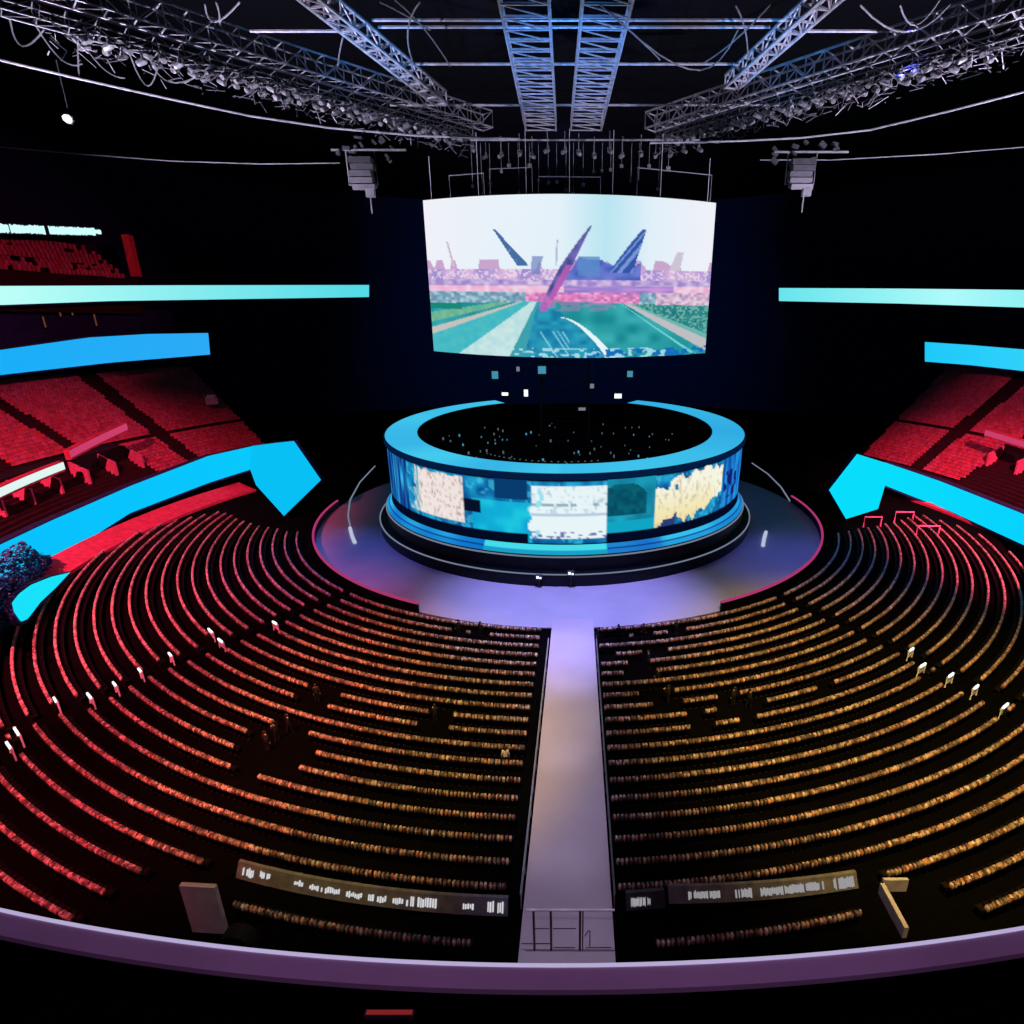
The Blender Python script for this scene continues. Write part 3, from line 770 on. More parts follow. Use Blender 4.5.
# the first row hugs the round floor
for k in range(-1, 24):
    rows.append((1.461 * H + .0505 * H * k))
def azmax(R, side=-1):
    if side > 0: return interp(R / H, (1.4, 1.6, 1.9, 2.05, 2.15, 2.3, 2.4, 2.75), (70, 76, 84, 78, 66, 60, 54, 44))
    return interp(R / H, (1.4, 1.6, 1.9, 2.15, 2.28, 2.4, 2.55, 2.75), (70, 76, 86, 80, 64, 54, 48, 44))
AIS = ((-36.5, .9), (34.5, .9))      # radial aisles: degrees, half width in m
gaps = []
# dark standing groups replace seats here (pixel on floor, radius m)
spots = []
seats = []
for k, R in enumerate(rows, -1):
    for side in (-1, 1):
        am = azmax(R, side)
        # first azimuth just beyond the walkway, or beyond the vomitory for the outermost rows
        y = SY - R
        xw = abs(walk_x(y, side)) + .6
        a0 = math.degrees(math.asin((xw + side * SX * -1 * 0) / R))
        if k == 18: a0 = (16.8 if side < 0 else 14.6)
        if k == 19: a0 = None
        if k > 19: a0 = (19.5 if side < 0 else 17.3)
        segs = []
        if k == 19:
            segs = [(3.6, 14.3 if side < 0 else 12.5), (19.0 if side < 0 else 16.8, am)]
        else: segs = [(a0, am)]
        for si, (s0, s1) in enumerate(segs):
            n = int(R_(s1 - s0) * R / PITCH); cnt = 0
            for i in range(n):
                a = side * (s0 + math.degrees((i + .5) * PITCH / R))
                if any(abs(R_(a - c) * R) < w for c, w in AIS): continue
                cnt += 1
                q = pol(R, R_(a), 0); px, py, zc = to_px((q.x, q.y, .9))
                if px < -70 or px > 1094 or zc < 3: continue
                seats.append([k, side, si, cnt, R, a, q, px, py, (q - Vector((0, 0, H))).length])
def ordw(n):
    return '%d%s' % (n, 'th' if 10 <= n % 100 <= 20 else {1: 'st', 2: 'nd', 3: 'rd'}.get(n % 10, 'th'))
def ledge_hidden(s):
    """true where the ledge or the frame hides the seat"""
    px, py = s[7], s[8]
    return not (4 < px < 1020) or py > interp(px, (0, 180, 300, 560, 800, 930, 1024), (893, 936, 950, 958, 957, 944, 927))
near = sorted([s for s in seats if not ledge_hidden(s)], key=lambda s: s[9])[:300]
nid = set(id(s) for s in near)
sh, cu, cp, lg = seat_parts(True)
proto = bpy.data.objects.new('auditorium_seat', None); COL.objects.link(proto)
o_sh = sh.build('backrest', M['shell'], proto); cu.build('cushion', M['shell'], proto); lg.build('pedestal', M['shell'], proto)
o_cp = cp.build('headrest', M['cap'], proto, smooth=True); o_cp.parent = o_sh; o_cp.matrix_parent_inverse = Matrix(); o_cp['label'] = 'pale padded headrest'
first = True
for s in near:
    k, side, si, cnt, R, a, q = s[:7]
    o = proto if first else copy_tree(proto); first = False
    o.location = (q.x, q.y, 0.0); o.rotation_euler = (0, 0, R_(a))
    sd = 'left' if side < 0 else 'right'
    if k <= 18 and not (k == 18):
        n = 18 - k
        pos = '%s from walkway, %s row ahead of %s lettered board' % (ordw(cnt), ordw(n), sd)
    elif k == 19 and si == 0:
        pos = '%s from walkway, dim row behind %s lettered board' % (ordw(cnt), sd)
    else:
        n = k - 17
        pos = '%s from aisle end, %s row outside %s lettered board' % (ordw(cnt), ordw(n), sd)
    tag(o, 'dark pale-capped seat, ' + pos, 'seat', 'seats in the nearest rows')
# the rest, one object
sh, cu, cp, lg = seat_parts(False)
tv = np.array(sh.v + cu.v + cp.v + [v for v in lg.v], dtype=np.float64)
tf, tm = [], []
o0 = 0
for mb, mi in ((sh, 0), (cu, 0), (cp, 1), (lg, 0)):
    for f in mb.f: tf.append(tuple(i + o0 for i in f)); tm.append(mi)
    o0 += len(mb.v)
tf = np.array(tf); tm = np.array(tm)
rest = [s for s in seats if id(s) not in nid]
DARK = [(275, 738, 2.3), (262, 758, 1.6), (437, 717, 1.3), (318, 695, 1.8), (298, 752, 1.2), (735, 703, 1.7), (700, 718, 1.2), (668, 700, 1.3), (640, 668, 1.5), (655, 690, 1.4), (655, 650, 1.2), (750, 702, 1.2), (820, 680, 1.0), (605, 650, .9), (459, 629, .8), (481, 631, .8), (599, 637, .8), (618, 634, .8), (643, 633, .8), (676, 629, .8)]
DARK += [(x, y, .95) for x, y in ((20, 738), (12, 752), (58, 706), (92, 702), (117, 690), (212, 636), (222, 646), (276, 628), (172, 660), (142, 676), (910, 655), (921, 671), (949, 681), (974, 693), (1003, 712))]
DW = [(on_z(x, y, .9), r) for x, y, r in DARK]
rest = [s for s in rest if not any((s[6].x - d.x) ** 2 + (s[6].y - d.y) ** 2 < r * r for d, r in DW)]
nv, nf = len(tv), len(tf)
allv = np.empty((len(rest) * nv, 3)); allf = np.empty((len(rest) * nf, 4), dtype=np.int64)
for i, s in enumerate(rest):
    a = R_(s[5]); c, sn = math.cos(a), math.sin(a)
    allv[i * nv:(i + 1) * nv, 0] = s[6].x + tv[:, 0] * c - tv[:, 1] * sn
    allv[i * nv:(i + 1) * nv, 1] = s[6].y + tv[:, 0] * sn + tv[:, 1] * c
    allv[i * nv:(i + 1) * nv, 2] = tv[:, 2]
    allf[i * nf:(i + 1) * nf] = tf + i * nv
me = bpy.data.meshes.new('seat_rows')
me.vertices.add(len(allv)); me.vertices.foreach_set('co', allv.ravel())
me.loops.add(allf.size); me.loops.foreach_set('vertex_index', allf.ravel().astype(np.int32))
me.polygons.add(len(allf)); me.polygons.foreach_set('loop_start', np.arange(0, allf.size, 4, dtype=np.int32))
me.materials.append(M['shell']); me.materials.append(M['cap'])
me.polygons.foreach_set('material_index', np.tile(tm, len(rest)).astype(np.int32))
me.update(calc_edges=True)
o = bpy.data.objects.new('seat_rows', me); COL.objects.link(o)
tag(o, 'thousands of dark seats with pale headrests in curved rows facing the stage', 'seats', kind='stuff')
print('seats', len(seats), 'rest', len(rest), 'tier', len(tq))

# ================================================================== WALKWAY FURNITURE
def railing(side, label, m):
    y0, y1 = (.735 * H, 1.60 * H)
    t = thing('handrail', label, 'railing', (walk_x(y0, side), y0, 0), 'railings along the walkway')
    off = side * .12
    b = MB(); b.bar((walk_x(y0, side) + off, y0, 1.0), (walk_x(y1, side) + off, y1, 1.0), .05, 6); b.build('top_rail', m, t)
    b = MB(); b.bar((walk_x(y0, side) + off, y0, .55), (walk_x(y1, side) + off, y1, .55), .03, 6); b.build('middle_rail', m, t)
    n = 14
    for i in range(n):
        y = y0 + (y1 - y0) * i / (n - 1); b = MB(); b.bar((walk_x(y, side) + off, y, 0), (walk_x(y, side) + off, y, 1.0), .035, 6); b.build('post', m, t)
railing(-1, 'pale metal railing along the left edge of the walkway', M['alu'])
railing(1, 'dull grey railing along the right edge of the walkway', M['steel'])
# gate barrier across the near end
yg = on_z(566, 952, 0).y
zt_ = on_y(566, 910, yg).z
t = thing('barrier_gate', 'dark framed barrier gate with a bright top rail across the walkway end', 'gate', ((xl0 + xr0) / 2, yg, .14))
def gx(px): return on_y(px, 930, yg).x
def gz_(py): return on_y(566, py, yg).z
b = MB(); b.bar((gx(527), yg, gz_(910)), (gx(614), yg, gz_(910)), .05, 6); o = b.build('top_rail', M['white'], t); o['label'] = 'bright white top rail'
for px in (534, 551, 580, 582.8):
    b = MB(); b.bar((gx(px), yg, .14), (gx(px), yg, gz_(911)), .055 if px < 582 else .03, 6); b.build('post', M['darksteel'], t)
for x0, x1, py in ((521, 551, 944), (553, 575, 948), (586, 612, 948), (533, 549, 929), (553, 576, 929)):
    b = MB(); b.bar((gx(x0), yg + .02, gz_(py)), (gx(x1), yg + .02, gz_(py)), .02, 6); b.build('cross_bar', M['darksteel'], t)
b = MB(); b.tube([(gx(585), yg, gz_(936)), (gx(588), yg, gz_(931)), (gx(590), yg, gz_(931)), (gx(590), yg, gz_(946))], .025, 6); b.build('latch', M['darksteel'], t)

# lettered boards
def board(label, a, c, R, hgt, glyphs, mb='grey', lm=None, group='lettered boards'):
    A, C = on_cyl(*a, R, far=False), on_cyl(*c, R, far=False)
    a0, a1 = az_of(A), az_of(C); z0 = A.z; z1 = C.z; n = 24
    t = thing('lettered_board', label, 'sign', (A + C) / 2, group)
    zs = ramp(z0, z1, n); azs = ramp(a0, a1, n)
    b = MB(); b.sweep([[(R - .12, z - hgt), (R, z - hgt), (R - .35, z), (R - .5, z)] for z in zs], azs); b.build('panel', M[mb], t)
    for (s0, s1, h0, h1) in glyphs:
        b = MB(); s = s0
        while s < s1:
            w = .0045 + .004 * hsh(int(s * 3000), 2)
            za = z0 + (z1 - z0) * s; an = a0 + (a1 - a0) * s
            f0 = h0 + .12 * hsh(int(s * 5000), 3); f1 = h1 - .12 * hsh(int(s * 5000), 4)
            def fp(f, e): return (R - .35 * (1 - f) + e, za - hgt * f)
            if hsh(int(s * 7000), 6) > .12:
                b.sweep([fp(f1, .005), fp(f1, .05), fp(f0, .05), fp(f0, .005)], [an, an + (a1 - a0) * w * .8])
            s += w + .0015
        b.build('lettering', lm or M['lettering'], t)
M['lettering'] = emi('white_letters', lin((215, 215, 218)), .9)
M['dimletters'] = emi('dim_letters', lin((170, 168, 172)), .8)
RSG = 2.372 * H
board('long grey board with white lettering, left of the walkway', (233, 867), (507, 905), RSG, .78,
      [(.02, .07, .2, .75), (.10, .15, .2, .6), (.24, .27, .25, .6), (.30, .34, .3, .65), (.345, .41, .3, .7), (.43, .50, .35, .7), (.52, .58, .35, .75), (.60, .66, .35, .75), (.67, .76, .2, .75), (.85, .88, .3, .7), (.925, .985, .15, .85)])
board('long grey board with pale lettering, right of the walkway', (670, 893), (861, 878), RSG, .72,
      [(.08, .26, .25, .75), (.33, .41, .2, .8), (.46, .62, .25, .75), (.62, .80, .2, .75), (.86, .97, .15, .85)], lm=M['dimletters'])
board('short dark board with white lettering right beside the walkway', (627, 900), (666, 897), RSG, .72, [(.12, .5, .25, .8), (.55, .62, .3, .75)], mb='darksteel', lm=M['dimletters'])

# vomitory entrances
A = on_z(190, 930, 0); 
def vom(label, p0, p1, h, arch):
    t = thing('stair_entrance', label, 'entrance', (p0 + p1) / 2, 'stair entrances between the nearest rows')
    d = (p1 - p0); L = d.length; ang = math.atan2(d.y, d.x); rot = Matrix.Rotation(ang, 3, 'Z'); c = (p0 + p1) / 2
    b = MB(); b.box(c + Vector((0, 0, h / 2)), (L, .2, h), rot); b.build('side_wall', M['pale'], t)
    if arch:
        b = MB(); pts = [c + rot @ Vector((L * .55 + .9 - 0.9 * math.cos(a), -.25, .9 * math.sin(a) * 1.2)) for a in ramp(0, math.pi, 12)]
        vs = pts + [q + rot @ Vector((0, -.7, 0)) for q in pts]; n = 12
        b.add(vs, [(i, i + 1, n + i + 1, n + i) for i in range(n - 1)] + [tuple(range(n)), tuple(range(2 * n - 1, n - 1, -1))]); b.build('arch_hood', M['black'], t)
p0 = on_z(194, 930, 0); p1 = on_z(228, 932, 0)
hh = on_y(208, 884, p0.y).z
vom('pale stair entrance wall with a dark round hood, left end of the lettered board', p0, p1, hh, True)
p0 = on_z(880, 893, 0); p1 = on_z(904, 938, 0)
t = thing('stair_entrance', 'slanting pale stair wall beyond the right end of the lettered board', 'entrance', (p0 + p1) / 2, 'stair entrances between the nearest rows')
b = MB(); d = p1 - p0; rot = Matrix.Rotation(math.atan2(d.y, d.x), 3, 'Z'); b.box((p0 + p1) / 2 + Vector((0, 0, .35)), (d.length, .22, .7), rot); b.build('side_wall', M['pale'], t)
p2 = on_z(905, 893, 0)
b = MB(); b.box((p0 + p2) / 2 + Vector((.1, .15, .4)), ((p2 - p0).length, .15, .8)); b.build('end_wall', M['pale'], t)

# aisle handrails with white boards
def aisle_rail(px, py, w, label, lamp=False):
    q = on_z(px, py, .4); q.z = 0; a = az_of(q); rot = Matrix.Rotation(a, 3, 'Z')
    t = thing('aisle_rail', label, 'handrail', q, 'pale aisle rails', 0)
    b = MB()
    pts = [Vector((-w / 2, 0, 0)), Vector((-w / 2, 0, .95)), Vector((w / 2, 0, .95)), Vector((w / 2, 0, 0))]
    b.tube([q + rot @ p for p in pts], .06, 6); b.build('hoop', M['white'], t)
    b = MB(); b.box(q + rot @ Vector((0, 0, .55)), (w * .9, .06, .5), rot); b.build('infill_panel', M['white'], t)
    b = MB(); b.box(q + rot @ Vector((0, -.05, 1.0)), (w * .7, .12, .2), rot); b.build('marker_lamp', M['lampwhite'], t)
for i, (px, py, w) in enumerate(((20, 738, 1.6), (12, 752, 1.3), (58, 706, 1.0), (92, 702, 1.3), (117, 690, .9), (212, 636, 1.3), (222, 646, 1.2), (276, 628, 1.0), (172, 660, .8), (142, 676, .8))):
    aisle_rail(px, py, w, 'white railed panel in the left radial aisle, %s from the stage end' % ordw([276, 222, 212, 172, 142, 117, 92, 58, 20, 12].index(px) + 1))
for i, (px, py, w) in enumerate(((910, 655, .9), (921, 671, 1.2), (949, 681, 1.1), (974, 693, 1.0), (1003, 712, 1.2))):
    aisle_rail(px, py, w, 'white railed panel in the right radial aisle, %s from the stage end' % ordw(i + 1))
# rails at the stage end of the right block
for px0, px1, py, lab in ((865, 882, 517, 'thin pink rail at the far end of the right seat rows, nearest the wing'), (896, 914, 512, 'thin pink rail on a post at the far end of the right seat rows'), (918, 940, 526, 'thin pink rail at the far end of the right seat rows, nearest the red bank')):
    A, C = on_z(px0, py, 1.6), on_z(px1, py, 1.6)
    b = MB(); b.tube([(A.x, A.y, 0), A, C, (C.x, C.y, 0)], .12, 5); tag(b.build('end_rail', M['rim']), lab, 'rail', 'rails at the far row ends')

# ================================================================== PEOPLE
def person_mesh(pose, top, name):
    """one continuous skinned figure, 1.75 m, facing +Y"""
    J = dict(pelvis=(0, 0, .95), waist=(0, .0, 1.10), chest=(0, .01, 1.30), neck=(0, .0, 1.48), head0=(0, .02, 1.56), head1=(0, .025, 1.66), head2=(0, .015, 1.74))
    R = dict(pelvis=.145, waist=.125, chest=.15, neck=.055, head0=.075, head1=.095, head2=.06)
    E = [('pelvis', 'waist'), ('waist', 'chest'), ('chest', 'neck'), ('neck', 'head0'), ('head0', 'head1'), ('head1', 'head2')]
    for s, n in ((-1, 'l'), (1, 'r')):
        st_ = .05 if (pose == 'stride') else 0
        J['hip' + n] = (.09 * s, 0, .90); J['knee' + n] = (.10 * s, .03 + st_ * s * 2, .49); J['ankle' + n] = (.11 * s, -.02 + st_ * s * 3, .08); J['toe' + n] = (.13 * s, .15 + st_ * s * 3, .035)
        R['hip' + n] = .09; R['knee' + n] = .062; R['ankle' + n] = .045; R['toe' + n] = .035
        J['sho' + n] = (.18 * s, 0, 1.42); R['sho' + n] = .06
        if pose == 'raise' and s > 0:
            J['elb' + n] = (.30 * s, .18, 1.50); J['wri' + n] = (.20 * s, .38, 1.66); J['han' + n] = (.19 * s, .46, 1.72)
        elif pose == 'hold':
            J['elb' + n] = (.25 * s, .05, 1.15); J['wri' + n] = (.13 * s, .28, 1.22); J['han' + n] = (.08 * s, .36, 1.25)
        else:
            J['elb' + n] = (.24 * s, -.03, 1.14); J['wri' + n] = (.25 * s, .05, .90); J['han' + n] = (.25 * s, .07, .81)
        R['elb' + n] = .045; R['wri' + n] = .032; R['han' + n] = .034
        E += [('pelvis', 'hip' + n), ('hip' + n, 'knee' + n), ('knee' + n, 'ankle' + n), ('ankle' + n, 'toe' + n), ('chest', 'sho' + n), ('sho' + n, 'elb' + n), ('elb' + n, 'wri' + n), ('wri' + n, 'han' + n)]
        h = Vector(J['han' + n]); w = Vector(J['wri' + n]); d = (h - w).normalized(); sd = Vector((1, 0, 0))
        for k in range(4):
            nm = 'f%d%s' % (k, n); J[nm] = tuple(h + d * (.085 + .012 * (1.5 - abs(k - 1.5))) + Vector((0, .024 * (k - 1.5), 0))); R[nm] = .009; E.append(('han' + n, nm))
        J['th' + n] = tuple(h + d * .02 + Vector((-.04 * s, .05, 0))); R['th' + n] = .011; E.append(('han' + n, 'th' + n))
    names = list(J); me = bpy.data.meshes.new(name)
    me.from_pydata([J[q] for q in names], [(names.index(a_), names.index(c_)) for a_, c_ in E], [])
    o = bpy.data.objects.new(name, me); COL.objects.link(o)
    o.modifiers.new('skin', 'SKIN'); 
    if not me.skin_vertices: me.skin_vertices.new()
    for i, q in enumerate(names):
        sv = me.skin_vertices[0].data[i]; R[q] *= (1.0 if q.startswith(('f', 'th')) else 1.18); sv.radius = (R[q], R[q] * (.8 if q in ('pelvis', 'waist', 'chest') else 1)); sv.use_root = (q == 'pelvis')
    sb = o.modifiers.new('sub', 'SUBSURF'); sb.levels = 1; sb.render_levels = 1
    dg = bpy.context.evaluated_depsgraph_get(); res = bpy.data.meshes.new_from_object(o.evaluated_get(dg))
    bpy.data.objects.remove(o)
    res.materials.clear()
    for m in (M['skin'], top, M['cloth']): res.materials.append(m)
    for pz in res.polygons:
        c = pz.center; pz.use_smooth = True
        arm = abs(c.x) > .2 and pose == 'stand' and c.z < .9
        hand = (pose == 'stand' and abs(c.x) > .19 and c.z < .89) or (pose == 'hold' and c.y > .30) or (pose == 'raise' and c.y > .40)
        pz.material_index = 0 if (c.z > 1.47 and abs(c.x) < .13) or (hand and c.z > .65) else (1 if c.z > .98 or (abs(c.x) > .19 and c.z > .8) else 2)
    res.name = name
    return res
bpy.context.view_layer.update()
PM = {}
for pose in ('stand', 'hold', 'raise', 'stride'):
    PM[pose, 'd'] = person_mesh(pose, M['cloth2'], 'body'); 
PM['stand', 'p'] = person_mesh('stand', M['palecloth'], 'body')
hb = MB()
for i in range(5):
    pass
hv, hf = [], []
for i, (z, r) in enumerate(((1.60, .098), (1.68, .115), (1.75, .10), (1.79, .05))):
    hv += [(r * .88 * math.cos(k * math.pi / 4), -.015 + r * math.sin(k * math.pi / 4) - (.035 if i == 0 else 0), z) for k in range(8)]
for i in range(3):
    for k in range(8): hf.append((i * 8 + k, i * 8 + (k + 1) % 8, (i + 1) * 8 + (k + 1) % 8, (i + 1) * 8 + k))
hf.append(tuple(24 + k for k in range(8)))
hb.add(hv, hf)
hair_me = None
def person(px, py, pose, tone, label, rz=0.0, z=0.0, sc=1.0):
    global hair_me
    q = on_z(px, py, z)
    o = bpy.data.objects.new('person', PM[pose, tone]); COL.objects.link(o)
    o.location = (q.x, q.y, z); o.rotation_euler = (0, 0, rz); o.scale = (sc, sc, sc)
    tag(o, label, 'person', 'people standing among the rows')
    if hair_me is None:
        h = hb.build('hair', M['hair'], None, True); hair_me = h.data
    else: h = bpy.data.objects.new('hair', hair_me); COL.objects.link(h)
    h.parent = o
PEOPLE = [
    (459, 636, 'stand', 'd', 'person in black standing at the front row left of the walkway, left of two', 0.3),
    (481, 638, 'hold', 'd', 'person in black standing at the front row left of the walkway, nearer the walkway', -.5),
    (599, 644, 'stand', 'd', 'person in black standing at the front corner right beside the walkway', .2),
    (618, 641, 'hold', 'd', 'person in black in the front row, second from the walkway on the right', .6),
    (643, 640, 'stand', 'd', 'person in dark clothes in the front rows, third from the walkway on the right', -.4),
    (648, 668, 'stride', 'd', 'person in dark clothes just behind the third figure right of the walkway', 1.4),
    (676, 636, 'raise', 'd', 'person in dark clothes with a raised arm at the front right rows', -.8),
    (657, 686, 'stand', 'd', 'person in dark clothes in the middle right rows, nearest the dark gap', 2.2),
    (668, 704, 'hold', 'd', 'person in dark clothes holding something in the right rows gap, lower left', .9),
    (733, 706, 'stand', 'd', 'person in black in the gap of the right rows, left of a pair', .5),
    (748, 708, 'stride', 'd', 'person in black in the gap of the right rows, right of a pair', -1.2),
    (436, 724, 'hold', 'd', 'person in black alone amid the left centre rows', .4),
    (268, 752, 'stand', 'd', 'person in black in the large dark gap of the left rows, leftmost', -.3),
    (278, 742, 'hold', 'd', 'person in black in the large dark gap of the left rows, middle one', 1.0),
    (290, 734, 'stride', 'd', 'person in black in the large dark gap of the left rows, upper right one', -.7),
    (318, 703, 'stand', 'd', 'person in black in the small gap of the left rows farther up', .2),
    (506, 768, 'stand', 'p', 'person in a pale top among the left rows near the walkway', .1),
]
for a in PEOPLE: person(*a)

# ================================================================== RIGGING
ZR = H * 1.9
def truss(label, p0, p1, w, h, m, mats2=None, bays=None, curve=0.0, r=.10, name='truss', group='lighting trusses'):
    p0, p1 = Vector(p0), Vector(p1); L = (p1 - p0).length; bays = bays or int(L / 1.9)
    d = (p1 - p0).normalized(); sx = d.cross(Vector((0, 0, 1))).normalized(); up = sx.cross(d)
    def at(s, i, j):
        return p0 + (p1 - p0) * s + sx * (w / 2 * i) + up * (h / 2 * j) + Vector((0, 0, curve * 4 * s * (1 - s)))
    t = thing(name, label, 'truss', (p0 + p1) / 2, group)
    for i in (-1, 1):
        for j in (-1, 1):
            b = MB(); b.tube([at(s, i, j) for s in ramp(0, 1, 13)], r, 6); o = b.build('chord', m if not (mats2 and i * mats2[1] > 0) else mats2[0], t)
    b = MB(); rr = r * .62
    for k in range(bays + 1):
        s0 = k / bays; s1 = min(1, (k + 1) / bays)
        b.bar(at(s0, -1, -1), at(s0, 1, -1), rr); b.bar(at(s0, -1, 1), at(s0, 1, 1), rr)
        for i in (-1, 1):
            b.bar(at(s0, i, -1), at(s0, i, 1), rr)
            if k < bays: b.bar(at(s0, i, -1 if k % 2 else 1), at(s1, i, 1 if k % 2 else -1), rr)
        if k < bays and w > 1.2: b.bar(at(s0, -1, -1), at(s1, 1, -1), rr * .8)
    b.build('lacing', m, t)
    return t, at
def rz_(px, py, z=ZR): return on_z(px, py, z)
# two big side trusses
tA, atA = truss('big pale box truss running in from the upper left', rz_(-120, -70), rz_(488, 121), 1.9, 1.8, M['alu'], r=.10)
tB, atB = truss('big pale box truss running in from the upper right', rz_(1150, -42), rz_(650, 122), 1.9, 1.8, M['alu'], r=.13)
tA2, atA2 = truss('dim second truss just below the big left truss', rz_(-120, -30, ZR - 2.3), rz_(470, 134, ZR - 2.3), 1.6, 1.1, M['steel'], r=.07)
tB2, atB2 = truss('dim second truss just below the big right truss', rz_(1150, -5, ZR - 2.3), rz_(660, 134, ZR - 2.3), 1.6, 1.1, M['steel'], r=.07)
# twin centre trusses
truss('blue lit ladder truss over the stage, left of the centre pair', rz_(522, -18), rz_(541, 126), 4.0, 1.0, M['alu'], bays=16, r=.13)
truss('blue lit ladder truss over the stage, right of the centre pair', rz_(610, -18), rz_(586, 126), 4.0, 1.0, M['alu'], bays=16, r=.13)
truss('bright blue slanting truss left of the centre pair', rz_(300, -16), rz_(440, 98), 1.6, 1.2, M['alu'], r=.16)
truss('bright blue slanting truss right of the centre pair', rz_(838, -14), rz_(732, 82), 1.6, 1.2, M['alu'], r=.16)
# cross pipes
for px0, px1, py, lab in ((372, 790, 20, 'nearest thin cross pipe over the centre trusses'), (378, 770, 27, 'second thin cross pipe over the centre trusses'), (400, 740, 64, 'thin cross pipe midway along the centre trusses'),
                     (390, 780, 105, 'faint cross pipe near the far end of the centre trusses'), (470, 700, 140, 'farthest cross pipe above the big screen'), (250, 350, 31, 'short cross pipe left of the slanting blue truss'),
                     (800, 900, 31, 'short cross pipe right of the slanting blue truss')):
    b = MB(); b.tube([rz_(px0, py, ZR + .5), rz_(px1, py, ZR + .5)], .13, 6); tag(b.build('cross_pipe', M['alu']), lab, 'pipe', 'cross pipes of the rig')
b = MB()
# long curved catwalk rails
for pts, z, lab, r in (([(-40, 50), (0, 60), (80, 79), (165, 98), (250, 116), (330, 128), (420, 136), (520, 139)], H * 1.74, 'long curved catwalk rail below the left truss', .10),
                    ([(1070, 80), (1024, 92), (950, 111), (870, 130), (800, 138), (740, 141), (650, 143)], H * 1.74, 'long curved catwalk rail below the right truss', .10),
                    ([(-40, 143), (0, 147), (80, 154), (170, 161), (260, 164), (340, 163)], H * 1.66, 'lowest faint curved rail at the upper left', .06),
                    ([(1070, 142), (1024, 147), (940, 154), (830, 160), (760, 160)], H * 1.66, 'lowest faint curved rail at the upper right', .06)):
    b = MB(); b.tube([on_z(x, y, z) for x, y in pts], r, 6); tag(b.build('catwalk_rail', M['alu' if r > .08 else 'steel']), lab, 'rail', 'curved catwalk rails')
# drooping rods between left truss and rail
for i, (x0, y0, x1, y1, x2, y2) in enumerate(((10, 20, 22, 46, 44, 30), (36, 26, 62, 60, 82, 64), (78, 36, 78, 55, 79, 76), (82, 42, 105, 70, 125, 78), (130, 55, 148, 86, 160, 56), (600, 5, 640, 40, 660, 60), (205, 4, 215, 22, 240, 2), (216, 2, 219, 12, 220, 24),
                                              (770, 5, 735, 40, 705, 62), (735, 5, 745, 30, 748, 60), (900, 5, 915, 25, 940, 0), (640, 40, 700, 70, 738, 30), (420, 2, 408, 30, 412, 60), (395, 0, 425, 30, 450, 66), (345, 30, 340, 50, 338, 66), (150, 60, 170, 82, 200, 75), (380, 2, 400, 12, 430, 30), (860, 5, 905, 32, 950, 5))):
    z = ZR - .6
    A, B_, C = on_z(x0, y0, z), on_z(x1, y1, z), on_z(x2, y2, z)
    pts = [A * ((1 - s) ** 2) + (B_ * 2 - (A + C) / 2) * (2 * s * (1 - s)) + C * (s * s) for s in ramp(0, 1, 9)]
    b = MB(); b.tube(pts, .07, 5)
    sd = 'left' if x1 < 300 else ('right' if x1 > 690 else 'centre')
    tag(b.build('brace_rod', M['steel'] ), 'thin %s brace rod of the roof rig, %s from the left of the picture' % ('curved' if i % 2 else 'bent', ordw(sorted([10, 36, 78, 82, 130, 600, 205, 216, 770, 735, 900, 640, 420, 395, 345, 150, 380, 860]).index(x0) + 1)), 'rod', 'brace rods of the roof rig')
# stage lights along the trusses
def lamp_proto():
    root = bpy.data.objects.new('stage_light', None); COL.objects.link(root)
    b = MB(); b.tube([(0, 0, .62), (0, 0, .45)], .10, 6); b.tube([(-.3, 0, 0), (-.3, 0, .42), (.3, 0, .42), (.3, 0, 0)], .05, 5); b.build('yoke', M['steel'], root)
    b = MB(); b.tube([(0, .3, .12), (0, .1, .1), (0, -.35, -.12), (0, -.5, -.2)], [.16, .26, .26, .22], 8); b.build('head', M['steel'], root)
    b = MB(); b.tube([(0, -.505, -.202), (0, -.53, -.215)], .19, 8); b.build('lens', M['grey'], root)
    return root
LPR = lamp_proto(); cntl = 0
def put_lamp(q, rz, label, group):
    global cntl
    o = LPR if cntl == 0 else copy_tree(LPR); cntl += 1
    o.location = q; o.rotation_euler = (0, 0, rz); tag(o, label, 'stage light', group); return o
for nm, at_, n in (('left', atA2, 30), ('right', atB2, 26)):
    kk = 0
    for k in range(n):
        s = .22 + .76 * (k + .3 * hsh(k, 1)) / n
        for i in (-1, 1):
            q = at_(s, i, -1) - Vector((0, 0, .6)); kk += 1
            px, py, _ = to_px(q)
            if not -10 < px < 1034: continue
            put_lamp(q, random.uniform(-1.5, 1.5), 'grey stage light under the %s lower truss, %s row, %s from its outer end' % (nm, 'front' if (i > 0) == (nm == 'left') else 'rear', ordw(k + 1)), 'stage lights on the side trusses')
for k in range(16):
    px = 470 + k * 15.2 + 4 * hsh(k, 2); q = on_z(px, 150 + 8 * hsh(k, 4), ZR - 3.0)
    o = put_lamp(q, random.uniform(-1, 1), 'small grey light hanging in the row above the big screen, %s from the left' % ordw(k + 1), 'lights in the row above the screen')
    b = MB(); b.bar((0, 0, .6), (0, 0, 2.4), .05); h = b.build('hanger', M['steel'], None); h.parent = o
for nm, at_ in (('left', atA2), ('right', atB2)):
    b = MB()
    for k in range(420):
        s = .16 + .84 * random.random(); q = at_(s, random.uniform(-1.4, 1.4), -1) + Vector((0, 0, random.uniform(-1.9, .6)))
        d = Vector((random.gauss(0, 1), random.gauss(0, 1), random.gauss(0, .45))).normalized() * random.uniform(.2, .9)
        b.bar(q - d, q + d, random.uniform(.025, .055), 3)
    tag(b.build('cable_tangle', M['tangle']), 'tangle of cables and small pipes slung under the %s lower truss' % nm, 'cables', kind='stuff')
